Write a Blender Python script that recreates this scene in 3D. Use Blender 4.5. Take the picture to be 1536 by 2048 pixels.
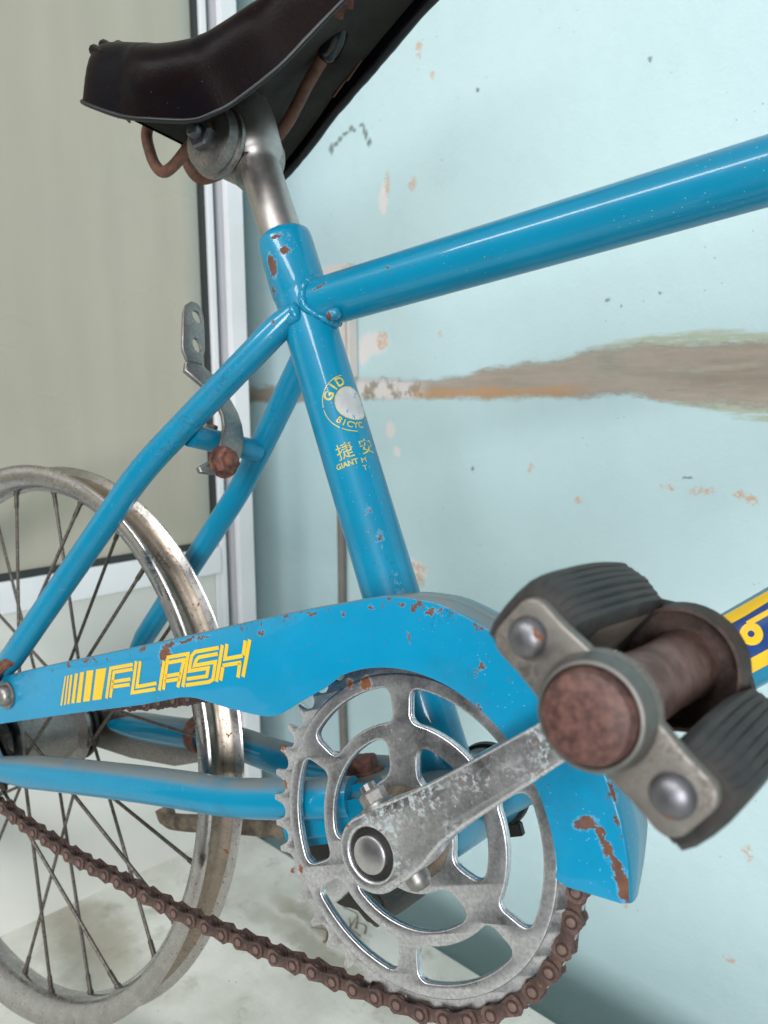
import bpy, bmesh, math, random
import numpy as np
from mathutils import Vector, Matrix
random.seed(7); rng = np.random.RandomState(5)
for o in list(bpy.data.objects): bpy.data.objects.remove(o)
S = bpy.context.scene; COL = S.collection
R = math.radians

# ------------------------------------------------------------------ camera
cam = bpy.data.cameras.new("camera"); camo = bpy.data.objects.new("camera", cam); COL.objects.link(camo)
rows = [[0.707122, 0.707033, -0.0091], [-0.098123, 0.110865, 0.98898], [0.700251, -0.698436, 0.147771]]
CAM = Vector((0.2493, -0.29924, 0.54479))
camo.matrix_world = Matrix.Translation(CAM) @ Matrix(rows).transposed().to_4x4()
cam.sensor_fit = 'VERTICAL'; cam.sensor_height = 36; cam.sensor_width = 27; cam.lens = 28.828
cam.clip_start = 0.01; cam.clip_end = 50
cam.dof.use_dof = True; cam.dof.focus_distance = 0.41; cam.dof.aperture_fstop = 13
S.camera = camo
# ------------------------------------------------------------------ light: a veranda by daylight
w = bpy.data.worlds.new("World"); S.world = w; w.use_nodes = True
nt = w.node_tree; nt.nodes.clear()
wo = nt.nodes.new("ShaderNodeOutputWorld"); bg = nt.nodes.new("ShaderNodeBackground")
tc = nt.nodes.new("ShaderNodeTexCoord"); sx = nt.nodes.new("ShaderNodeSeparateXYZ"); cr = nt.nodes.new("ShaderNodeValToRGB")
mr = nt.nodes.new("ShaderNodeMapRange"); mr.inputs[1].default_value = -1; mr.inputs[2].default_value = 1
nt.links.new(tc.outputs["Generated"], sx.inputs[0]); nt.links.new(sx.outputs[2], mr.inputs[0]); nt.links.new(mr.outputs[0], cr.inputs[0])
e = cr.color_ramp.elements
e[0].position = 0.0; e[0].color = (0.12, 0.115, 0.105, 1)
e[1].position = 1.0; e[1].color = (2.0, 2.1, 2.2, 1)
for ps, c in ((0.46, (0.17, 0.165, 0.155, 1)), (0.60, (0.40, 0.42, 0.44, 1)), (0.78, (1.0, 1.06, 1.12, 1))):
    q = e.new(ps); q.color = c
nt.links.new(cr.outputs[0], bg.inputs[0]); nt.links.new(bg.outputs[0], wo.inputs[0])
bg.inputs[1].default_value = 0.27
def area(name, loc, target, size, power, col):
    l = bpy.data.lights.new(name, 'AREA'); l.shape = 'RECTANGLE'; l.size, l.size_y = size; l.energy = power; l.color = col
    o = bpy.data.objects.new(name, l); COL.objects.link(o); o.location = loc
    o.rotation_euler = (Vector(target) - Vector(loc)).to_track_quat('-Z', 'Y').to_euler(); return o
area("daylight_opening", (2.5, -3.1, 1.05), (-0.2, 0.2, 0.35), (1.3, 1.3), 146, (0.97, 0.985, 1.0))
area("daylight_above", (-0.05, -1.9, 2.1), (-0.1, 0.1, 0.4), (2.2, 0.28), 40, (1.0, 0.99, 0.975))
S.view_settings.view_transform = 'Standard'; S.view_settings.look = 'None'; S.view_settings.gamma = 1
S.view_settings.use_curve_mapping = False; S.view_settings.exposure = -0.08
S.cycles.max_bounces = 6; S.cycles.use_adaptive_sampling = True; S.cycles.adaptive_threshold = 0.02; S.cycles.use_denoising = True

# ------------------------------------------------------------------ node helper
class M:
    def __init__(s, name):
        s.m = bpy.data.materials.new(name); s.m.use_nodes = True; s.t = s.m.node_tree
        s.t.nodes.clear(); s.out = s.t.nodes.new("ShaderNodeOutputMaterial")
        s.p = s.t.nodes.new("ShaderNodeBsdfPrincipled"); s.t.links.new(s.p.outputs[0], s.out.inputs[0])
        s.c = s.t.nodes.new("ShaderNodeTexCoord"); s.obj = s.c.outputs["Object"]
    def set(s, node, i, v):
        sk = node.inputs[i]
        if isinstance(v, bpy.types.NodeSocket): s.t.links.new(v, sk)
        elif isinstance(v, (tuple, list)) and sk.type == 'RGBA' and len(v) == 3: sk.default_value = (*v, 1)
        elif v is not None: sk.default_value = v
    def bs(s, **k):
        for a, v in k.items(): s.set(s.p, {'col': "Base Color", 'rough': "Roughness", 'metal': "Metallic", 'spec': "Specular IOR Level",
                'coat': "Coat Weight", 'coatr': "Coat Roughness", 'normal': "Normal", 'sheen': "Sheen Weight"}[a], v)
        return s
    def math(s, op, a, b=None, c=None, clamp=False):
        n = s.t.nodes.new("ShaderNodeMath"); n.operation = op; n.use_clamp = clamp
        s.set(n, 0, a); s.set(n, 1, b); s.set(n, 2, c); return n.outputs[0]
    def vm(s, op, a, b=None):
        n = s.t.nodes.new("ShaderNodeVectorMath"); n.operation = op; s.set(n, 0, a); s.set(n, 1, b)
        return n.outputs["Value"] if op in ('LENGTH', 'DISTANCE', 'DOT_PRODUCT') else n.outputs[0]
    def noise(s, scale, detail=4, rough=0.55, vec=None, col=False, dist=0):
        n = s.t.nodes.new("ShaderNodeTexNoise"); s.set(n, 'Vector', vec or s.obj); s.set(n, 'Scale', scale); s.set(n, 'Detail', detail); s.set(n, 'Roughness', rough); s.set(n, 'Distortion', dist)
        return n.outputs[1] if col else n.outputs[0]
    def voro(s, scale, vec=None, rand=1):
        n = s.t.nodes.new("ShaderNodeTexVoronoi"); s.set(n, 'Vector', vec or s.obj); s.set(n, 'Scale', scale); s.set(n, 'Randomness', rand); return n.outputs[0]
    def ramp(s, f, a, b, lo=0.0, hi=1.0):
        n = s.t.nodes.new("ShaderNodeMapRange"); n.interpolation_type = 'SMOOTHSTEP'
        for i, v in enumerate((f, a, b, lo, hi)): s.set(n, i, v)
        return n.outputs[0]
    def mix(s, f, a, b):
        n = s.t.nodes.new("ShaderNodeMix"); n.data_type = 'RGBA'; s.set(n, 0, f); s.set(n, 6, a); s.set(n, 7, b); return n.outputs[2]
    def mixf(s, f, a, b):
        n = s.t.nodes.new("ShaderNodeMix"); s.set(n, 0, f); s.set(n, 2, a); s.set(n, 3, b); return n.outputs[0]
    def sep(s, v):
        n = s.t.nodes.new("ShaderNodeSeparateXYZ"); s.set(n, 0, v); return n.outputs
    def comb(s, x, y, z):
        n = s.t.nodes.new("ShaderNodeCombineXYZ"); s.set(n, 0, x); s.set(n, 1, y); s.set(n, 2, z); return n.outputs[0]
    def bump(s, h, strength=0.3, dist=0.001):
        n = s.t.nodes.new("ShaderNodeBump"); s.set(n, 'Strength', strength); s.set(n, 'Distance', dist); s.set(n, 'Height', h); return n.outputs[0]
    def wobble(s, scale, amt, vec=None, detail=5):
        n = s.noise(scale, detail, 0.6, vec, col=True)
        d = s.vm('SUBTRACT', n, (0.5, 0.5, 0.5)); sc = s.t.nodes.new("ShaderNodeVectorMath"); sc.operation = 'SCALE'
        s.set(sc, 0, d); sc.inputs['Scale'].default_value = amt
        return s.vm('ADD', vec or s.obj, sc.outputs[0])
    def spots(s, pts, vec, soft=0.15):
        """union of noisy blobs: (x, y, z, r) or (x, y, z, rx, ry, rz)"""
        acc = None
        for q in pts:
            d = s.vm('SUBTRACT', vec, tuple(q[:3]))
            rr = q[3:] if len(q) == 6 else (q[3],) * 3
            l = s.vm('LENGTH', s.vm('DIVIDE', d, tuple(rr)))
            acc = l if acc is None else s.math('MINIMUM', acc, l)
        return s.ramp(acc, 1 - soft, 1 + soft, 1.0, 0.0)
    def mx(s, a, b): return s.math('MAXIMUM', a, b)
    def mul(s, a, b): return s.math('MULTIPLY', a, b)
    def inv(s, a): return s.math('SUBTRACT', 1.0, a)

def up_mask(m, lo=0.5, hi=0.9):
    g = m.t.nodes.new("ShaderNodeNewGeometry"); return m.ramp(m.sep(g.outputs["Normal"])[2], lo, hi)

RUSTC = (0.115, 0.045, 0.026)
def rust_col(m, scale=260):
    return m.mix(m.noise(scale, 3), (0.06, 0.032, 0.026), (0.22, 0.095, 0.055))
def paint(name, chips=(), random_chips=0.0, dust=0.0, rubs=(), base=(0.0, 0.192, 0.330), wear=(), ridge=False):
    m = M(name)
    col = m.mix(m.ramp(m.noise(18, 3), 0.3, 0.75), base, tuple(min(1, c * 1.10 + 0.003) for c in base))
    # faint milky rubs on the enamel
    hz = m.mul(m.ramp(m.noise(30, 5, 0.7), 0.52, 0.8), 0.08); col = m.mix(hz, col, (0.12, 0.34, 0.50))
    wob = m.wobble(420, 0.007, detail=3); wob2 = m.wobble(150, 0.012)
    chip = m.spots(chips, wob, 0.12) if chips else 0.0
    if wear: chip = m.mx(chip, m.spots(wear, wob2, 0.2))
    if random_chips:
        r1 = m.mul(m.ramp(m.noise(95, 6, 0.62), 0.735 - random_chips, 0.745 - random_chips), 1.0); chip = m.mx(chip, r1)
        tiny = m.mul(m.ramp(m.voro(260), 0.11, 0.08), m.ramp(m.noise(22, 2), 0.48, 0.58)); chip = m.mx(chip, tiny)
    if ridge:      # the pressed edge of the guard has lost its paint in flecks
        x_, y_, z_ = m.sep(m.obj)
        arc_ = m.mul(m.ramp(m.vm('LENGTH', m.comb(x_, 0.0, z_)), 0.0985, 0.1065), m.ramp(x_, -0.01, 0.01))
        ln_ = m.mul(m.ramp(m.math('SUBTRACT', z_, m.math('MULTIPLY_ADD', x_, -0.0737, 0.1080)), -0.0062, -0.0008), m.ramp(x_, 0.01, -0.01))
        em = m.mx(arc_, ln_); thr = m.math('SUBTRACT', 0.80, m.mul(em, 0.222))
        fl_ = m.math('SUBTRACT', m.noise(170, 6, 0.68), thr); chip = m.mx(chip, m.ramp(fl_, 0.0, 0.012))
    wsp = m.mul(m.ramp(m.voro(340), 0.085, 0.055), m.ramp(m.noise(13, 2), 0.44, 0.58)); col = m.mix(m.mul(wsp, 0.75), col, (0.42, 0.58, 0.64))
    edge = 0.0
    if chips:
        edge = m.mul(m.spots([tuple(q[:3]) + tuple(v * 1.22 for v in q[3:]) for q in chips], wob, 0.1), m.inv(chip))
        col = m.mix(m.mul(edge, 0.28), col, (0.36, 0.54, 0.64))
    col = m.mix(chip, col, rust_col(m))
    rough = m.mixf(chip, 0.32, 0.8)
    if dust:
        dm = m.mul(up_mask(m, 0.58, 0.90), m.ramp(m.noise(45, 5, 0.7), 0.22, 0.55, 0.35, 1.0)); dm = m.mul(dm, dust * 0.9)
        col = m.mix(dm, col, (0.185, 0.195, 0.185)); rough = m.mixf(dm, rough, 0.85)
    gm_ = m.mul(m.ramp(m.noise(16, 7, 0.75), 0.50, 0.72), 0.34); col = m.mix(gm_, col, (0.02, 0.10, 0.15)); rough = m.mixf(gm_, rough, 0.6)
    lines = m.noise(50, 5, 0.7, m.comb(m.mul(m.sep(m.obj)[0], 0.6), m.sep(m.obj)[1], m.mul(m.sep(m.obj)[2], 7.0))); col = m.mix(m.mul(m.ramp(lines, 0.68, 0.74), 0.30), col, (0.20, 0.42, 0.55))
    if rubs:
        rm = m.spots(rubs, m.wobble(110, 0.02), 0.5); rm = m.mul(rm, m.ramp(m.noise(420, 5, 0.7), 0.48, 0.66)); col = m.mix(m.mul(rm, 0.55), col, (0.02, 0.06, 0.09))
    bmp = m.bump(m.math('ADD', m.mul(m.noise(60, 2), 0.25), m.mul(chip, -0.6)), 0.25, 0.0006)
    m.bs(col=col, rough=rough, coat=m.mixf(chip, 0.45, 0.0) if chips or random_chips else 0.45, coatr=0.05, normal=bmp, spec=0.25)
    return m.m
def metal(name, base=(0.6, 0.6, 0.62), rough=0.25, grain=0.15, rust=0.0, rustscale=140, speck=0.0, spots=(), tint=None, tintamt=0.0, metallic=1.0, fine=900, contrast=0.88, sp=0.17):
    m = M(name)
    n1 = m.noise(fine, 3, 0.7); n2 = m.noise(60, 5, 0.65)
    col = m.mix(m.ramp(n1, 0.3, 0.72), tuple(c * contrast for c in base), base)
    col = m.mix(m.mul(m.ramp(n2, 0.42, 0.75), 0.45), col, tuple(c * 0.7 for c in base))
    rg = m.math('ADD', rough, m.mul(m.ramp(n2, 0.3, 0.7), grain))
    mask = 0.0; mt = metallic
    if tint: 
        tm = m.mul(m.mul(m.ramp(m.noise(430, 6, 0.75), 0.47, 0.60), m.ramp(m.noise(26, 3), 0.46, 0.62)), tintamt); col = m.mix(tm, col, tint); mt = m.mixf(tm, metallic, 0.0); rg = m.mixf(tm, rg, 0.75)
    if rust: mask = m.ramp(m.noise(rustscale, 5, 0.62), 0.74 - rust, 0.77 - rust)
    if speck: mask = m.mx(mask, m.mul(m.ramp(m.voro(300), sp, sp - 0.07), m.ramp(m.noise(30, 3), 0.62 - speck, 0.68 - speck)))
    if spots: mask = m.mx(mask, m.spots(spots, m.wobble(500, 0.005, detail=3), 0.2))
    if mask != 0.0:
        col = m.mix(mask, col, m.mix(m.noise(350, 3), (0.07, 0.03, 0.02), (0.30, 0.10, 0.03))); rg = m.mixf(mask, rg, 0.85); mt = m.mixf(mask, mt, 0.0)
    m.bs(col=col, rough=rg, metal=mt, normal=m.bump(m.math('ADD', m.mul(n1, 0.4), m.mul(mask, 0.5)), 0.035, 0.0003)); return m.m
def rusty(name, a=(0.055, 0.03, 0.026), b=(0.15, 0.085, 0.07), scale=180, rough=0.72, bright=(0.27, 0.11, 0.03), bamt=0.25, metallic=0.25):
    m = M(name); n = m.noise(scale, 5, 0.65)
    col = m.mix(m.ramp(n, 0.3, 0.7), a, b); col = m.mix(m.mul(m.ramp(m.noise(scale * .35, 4), 0.6, 0.75), bamt), col, bright)
    m.bs(col=col, rough=m.math('ADD', rough, m.mul(n, 0.15)), metal=metallic, normal=m.bump(m.noise(scale * 4, 4, 0.7), 0.35, 0.0005)); return m.m
def plain(name, col, rough=0.5, metallic=0.0, var=0.12, scale=40, bump=0.1, coat=0.0):
    m = M(name); c = m.mix(m.ramp(m.noise(scale, 5, 0.6), 0.3, 0.7), tuple(x * (1 - var) for x in col), col)
    m.bs(col=c, rough=rough, metal=metallic, coat=coat, normal=m.bump(m.noise(scale * 8, 3), bump, 0.0005)); return m.m

MAT = {}
MAT['blue'] = paint('blue_enamel', random_chips=0.04, dust=0.55)
MAT['blue_dusty'] = paint('blue_enamel_dusty', random_chips=0.02, dust=1.0, chips=[(-0.235, -0.058, 0.0555, 0.0022), (-0.175, -0.055, 0.043, 0.0024)])
MAT['chrome'] = metal('rim_chrome', (0.44, 0.43, 0.42), 0.15, 0.22, speck=0.20, rust=0.03, tint=(0.30, 0.25, 0.19), tintamt=0.3, fine=160, contrast=0.85, sp=0.20)
MAT['chainring'] = metal('chainring_steel', (0.74, 0.74, 0.77), 0.25, 0.16, speck=0.03, spots=[(-0.069, -.043, 0.043, 0.004), (-0.0715, -.043, 0.030, 0.0028), (-0.0665, -.043, 0.049, 0.0025), (-0.0715, -.044, -0.0117, 0.0028), (-0.079, -.043, -0.012, 0.0018), (-0.014, -.046, 0.072, 0.003), (-0.0035, -.046, 0.0705, 0.0035), (-0.058, -.044, -0.0085, 0.0012)], fine=620, contrast=0.68)
MAT['crank'] = metal('crank_steel', (0.76, 0.765, 0.79), 0.25, 0.16, speck=0.10, rust=0.085, rustscale=260, tint=(0.40, 0.56, 0.58), tintamt=0.5, fine=700, contrast=0.70)
MAT['steel'] = metal('dull_steel', (0.36, 0.345, 0.33), 0.38, 0.15, rust=0.06, speck=0.06, contrast=0.7, fine=500, tint=(0.25, 0.22, 0.19), tintamt=0.25)
MAT['post'] = metal('seat_post_steel', (0.50, 0.47, 0.45), 0.40, 0.10, rust=0.02, speck=0.03, tint=(0.30, 0.26, 0.22), tintamt=0.22, fine=220)
MAT['pedal_plate'] = metal('pedal_plate_steel', (0.31, 0.29, 0.265), 0.42, 0.18, rust=0.05, rustscale=60, tint=(0.10, 0.075, 0.06), tintamt=0.75, fine=260)
MAT['rivet'] = metal('rivet_steel', (0.22, 0.222, 0.24), 0.42, 0.14, rust=0.13, rustscale=90, fine=300)
def chain_mat():
    m = M('rusty_chain'); oi = m.t.nodes.new("ShaderNodeObjectInfo"); rnd = oi.outputs["Random"]; n = m.noise(240, 5, 0.7); x, y, z = m.sep(m.obj)
    col = m.mix(m.ramp(n, 0.3, 0.7), (0.050, 0.030, 0.026), (0.185, 0.112, 0.095)); col = m.mix(m.mul(rnd, 0.5), col, (0.075, 0.044, 0.037))
    pin = m.vm('LENGTH', m.comb(m.math('SUBTRACT', m.math('ABSOLUTE', x), 0.00635), 0.0, z)); col = m.mix(m.mul(m.ramp(m.math('ABSOLUTE', m.math('SUBTRACT', pin, 0.0026)), 0.0005, 0.0002), 0.75), col, (0.022, 0.014, 0.012))
    col = m.mix(m.mul(m.ramp(pin, 0.0020, 0.0016), 0.5), col, (0.26, 0.17, 0.14)); g = m.mul(m.ramp(m.noise(35, 4), 0.52, 0.66), 0.6); col = m.mix(g, col, (0.018, 0.013, 0.011))
    col = m.mix(m.mul(m.ramp(m.noise(90, 3), 0.64, 0.70), m.ramp(rnd, 0.6, 0.7)), col, (0.30, 0.13, 0.04))
    m.bs(col=col, rough=m.math('ADD', 0.48, m.mul(n, 0.25)), metal=0.3, normal=m.bump(m.noise(900, 4, 0.7), 0.35, 0.0005)); return m.m
MAT['chain'] = chain_mat()
MAT['rust'] = rusty('rust_brown', (0.07, 0.030, 0.022), (0.22, 0.095, 0.065), 170, 0.75, bamt=0.25, metallic=0.05)
MAT['rust_cap'] = rusty('rust_cap', (0.050, 0.022, 0.019), (0.165, 0.078, 0.064), 340, 0.40, (0.22, 0.12, 0.075), 0.5, 0.15)
MAT['rail'] = rusty('rusty_rail', (0.10, 0.045, 0.032), (0.19, 0.09, 0.06), 150, 0.6, (0.30, 0.13, 0.05), 0.5, 0.1)
MAT['spoke'] = rusty('dull_spoke', (0.05, 0.042, 0.035), (0.17, 0.15, 0.13), 90, 0.42, (0.16, 0.08, 0.04), 0.4, 0.7)
MAT['dark'] = plain('dark_grease', (0.014, 0.012, 0.010), 0.55, var=0.5, scale=120, bump=0.4)
MAT['dirty'] = rusty('dirty_stand', (0.06, 0.047, 0.035), (0.19, 0.15, 0.11), 120, 0.85, bamt=0.1, metallic=0.0)
MAT['yellow'] = plain('yellow_print', (0.80, 0.50, 0.018), 0.38, var=0.10, scale=60, bump=0.05, coat=0.2)
MAT['pale_yellow'] = plain('worn_yellow_print', (0.62, 0.52, 0.10), 0.4, var=0.35, scale=300, bump=0.05, coat=0.2)
MAT['silver'] = plain('worn_silver_print', (0.55, 0.54, 0.53), 0.4, 0.3, var=0.35, scale=250)
MAT['navy'] = plain('navy_print', (0.010, 0.055, 0.23), 0.35, var=0.3, scale=120, bump=0.05, coat=0.3)
def rubber_mat():
    m = M('dusty_rubber'); n = m.noise(70, 5, 0.65)
    col = m.mix(m.ramp(n, 0.35, 0.75), (0.013, 0.013, 0.014), (0.050, 0.044, 0.037)); col = m.mix(m.mul(up_mask(m, 0.2, 0.9), 0.35), col, (0.045, 0.050, 0.053))
    m.bs(col=col, rough=m.math('ADD', 0.48, m.mul(n, 0.3)), normal=m.bump(m.noise(420, 4), 0.3, 0.0006)); return m.m
MAT['rubber'] = rubber_mat()
MAT['rubber_side'] = plain('rubber_brown_side', (0.15, 0.115, 0.088), 0.75, var=0.4, scale=60, bump=0.4)
def saddle_mat():
    m = M('saddle_vinyl')
    col = m.mix(m.ramp(m.noise(14, 3), 0.40, 0.62), (0.004, 0.004, 0.006), (0.007, 0.0032, 0.0032))
    sc = m.mul(m.ramp(m.voro(260), 0.05, 0.03), m.ramp(m.noise(40, 2), 0.5, 0.6)); col = m.mix(sc, col, (0.3, 0.27, 0.24))
    du = m.mul(m.ramp(m.noise(16, 5, 0.7), 0.52, 0.8), 0.10); col = m.mix(du, col, (0.10, 0.08, 0.07))
    m.bs(col=col, rough=m.math('ADD', 0.26, m.mul(m.noise(30, 4), 0.16)), spec=0.05, normal=m.bump(m.math('ADD', m.mul(m.noise(700, 3), 0.25), m.mul(m.noise(38, 6, 0.7), 1.0)), 0.22, 0.0016)); return m.m
MAT['vinyl'] = saddle_mat()
MAT['vinyl_edge'] = plain('saddle_black_edge', (0.006, 0.007, 0.010), 0.42, var=0.4, scale=120, bump=0.10)
MAT['under'] = plain('saddle_underside_board', (0.030, 0.026, 0.020), 0.8, var=0.6, scale=50, bump=0.5)
MAT['rubber_black'] = plain('black_plug', (0.008, 0.008, 0.009), 0.2)

# ------------------------------------------------------------------ mesh helpers
def link(name, me, mat=None, parent=None):
    if isinstance(mat, (list, tuple)):
        for q in mat: me.materials.append(q)
    elif mat: me.materials.append(mat)
    o = bpy.data.objects.new(name, me); COL.objects.link(o)
    if parent: o.parent = parent
    return o
def mesh(name, V, F, smooth=40, mats=None):
    me = bpy.data.meshes.new(name); me.from_pydata([tuple(v) for v in V], [], F); me.update()
    bm = bmesh.new(); bm.from_mesh(me); bmesh.ops.recalc_face_normals(bm, faces=bm.faces); bm.to_mesh(me); bm.free()
    if smooth: 
        me.polygons.foreach_set("use_smooth", [True] * len(me.polygons)); me.set_sharp_from_angle(angle=R(smooth))
    if mats is not None: me.polygons.foreach_set("material_index", mats)
    return me
def join(*parts):
    V, F = [], []
    for v, f in parts:
        k = len(V); V += [tuple(q) for q in v]; F += [tuple(i + k for i in q) for q in f]
    return V, F
def spline(P, n=8):
    """Catmull-Rom through P"""
    P = [Vector(q) for q in P]; out = []
    for i in range(len(P) - 1):
        a = P[i - 1] if i else P[0] * 2 - P[1]; b, c = P[i], P[i + 1]; d = P[i + 2] if i + 2 < len(P) else P[-1] * 2 - P[-2]
        for k in range(n):
            t = k / n; out.append(0.5 * ((2 * b) + (c - a) * t + (2 * a - 5 * b + 4 * c - d) * t * t + (3 * b - a - 3 * c + d) * t ** 3))
    out.append(P[-1]); return out
def frames(P, closed=False):
    n = len(P); T = []
    for i in range(n):
        if closed: t = P[(i + 1) % n] - P[i - 1]
        else: t = P[min(i + 1, n - 1)] - P[max(i - 1, 0)]
        T.append(t.normalized())
    u = T[0].orthogonal().normalized(); out = []
    for t in T:
        u = (u - t * u.dot(t)).normalized(); out.append((t, u, t.cross(u)))
    return out
def tube(P, r, seg=20, cap=True, closed=False, squash=None):
    P = [Vector(q) for q in P]; fr = frames(P, closed); V, F = [], []; n = len(P)
    rr = r if isinstance(r, (list, tuple)) else [r] * n
    for i, (p, (t, u, v)) in enumerate(zip(P, fr)):
        for k in range(seg):
            a = 2 * math.pi * k / seg; V.append(p + (u * math.cos(a) + v * math.sin(a)) * rr[i])
    m = n if closed else n - 1
    for i in range(m):
        j = (i + 1) % n
        for k in range(seg):
            l = (k + 1) % seg; F.append((i * seg + k, i * seg + l, j * seg + l, j * seg + k))
    if cap and not closed: F.append(tuple(range(seg))[::-1]); F.append(tuple((n - 1) * seg + k for k in range(seg)))
    return V, F
def lathe(prof, seg=48, c=(0, 0, 0), axis=(0, 1, 0), closed=False, ref=None):
    """prof: (along axis, radius)"""
    ax = Vector(axis).normalized(); u = Vector(ref) if ref else ax.orthogonal(); u = (u - ax * u.dot(ax)).normalized(); v = ax.cross(u); c = Vector(c); V, F = [], []
    n = len(prof)
    for a, r in prof:
        for k in range(seg):
            t = 2 * math.pi * k / seg; V.append(c + ax * a + (u * math.cos(t) + v * math.sin(t)) * max(r, 1e-5))
    for i in range(n if closed else n - 1):
        j = (i + 1) % n
        for k in range(seg):
            l = (k + 1) % seg; F.append((i * seg + k, i * seg + l, j * seg + l, j * seg + k))
    return V, F
def box(lo, hi):
    x0, y0, z0 = lo; x1, y1, z1 = hi
    V = [(x, y, z) for x in (x0, x1) for y in (y0, y1) for z in (z0, z1)]
    return V, [(0, 1, 3, 2), (4, 6, 7, 5), (0, 4, 5, 1), (2, 3, 7, 6), (0, 2, 6, 4), (1, 5, 7, 3)]
def plate_mesh(name, outer, holes, y0, y1, bevel=0.0, seg=2, map3=None, smooth=35):
    """flat sheet with rounded edges: outline and holes in (x, z), thickness y0..y1"""
    lo, hi = min(y0, y1), max(y0, y1)
    cu_ = bpy.data.curves.new('outline', 'CURVE'); cu_.dimensions = '2D'; cu_.fill_mode = 'BOTH'; cu_.extrude = max((hi - lo) / 2 - bevel, 1e-5)
    cu_.bevel_depth = bevel; cu_.bevel_resolution = seg - 1; cu_.offset = -bevel
    for lp in [outer] + list(holes):
        sp = cu_.splines.new('POLY'); sp.points.add(len(lp) - 1); sp.use_cyclic_u = True
        for p_, q in zip(sp.points, lp): p_.co = (q[0] * 10, q[1] * 10, 0, 1)      # x10: the filler dislikes tiny outlines
    cu_.extrude *= 10; cu_.bevel_depth *= 10; cu_.offset *= 10
    to = bpy.data.objects.new('outline', cu_); COL.objects.link(to); dg = bpy.context.evaluated_depsgraph_get(); me = bpy.data.meshes.new_from_object(to.evaluated_get(dg)); bpy.data.objects.remove(to)
    bm = bmesh.new(); bm.from_mesh(me); bmesh.ops.remove_doubles(bm, verts=bm.verts, dist=1e-5)
    for v in bm.verts:
        v.co = Vector((v.co.x / 10, (lo + hi) / 2 - v.co.z / 10, v.co.y / 10))
        if map3: v.co = map3(v.co)
    bmesh.ops.recalc_face_normals(bm, faces=bm.faces); bm.to_mesh(me); bm.free(); me.name = name; me.materials.clear()
    me.polygons.foreach_set("use_smooth", [True] * len(me.polygons)); me.set_sharp_from_angle(angle=R(smooth)); return me
def bevbox(name, lo, hi, b=0.002, seg=2):
    bm = bmesh.new(); V, F = box(lo, hi); vs = [bm.verts.new(v) for v in V]
    for f in F: bm.faces.new([vs[i] for i in f])
    bmesh.ops.recalc_face_normals(bm, faces=bm.faces); bmesh.ops.bevel(bm, geom=list(bm.edges), offset=b, segments=seg, affect='EDGES')
    me = bpy.data.meshes.new(name); bm.to_mesh(me); bm.free(); me.polygons.foreach_set("use_smooth", [True] * len(me.polygons)); me.set_sharp_from_angle(angle=R(35)); return me
def circle(cx, cz, r, n=24, a0=0.0): return [(cx + r * math.cos(a0 + 2 * math.pi * k / n), cz + r * math.sin(a0 + 2 * math.pi * k / n)) for k in range(n)]
def tagp(o, label, cat, kind=None, group=None):
    if label: o['label'] = label
    if cat: o['category'] = cat
    if kind: o['kind'] = kind
    if group: o['group'] = group
    return o

# ================================================================== the setting
DX = -0.5574; WY = 0.370; BY = 0.2557
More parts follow.
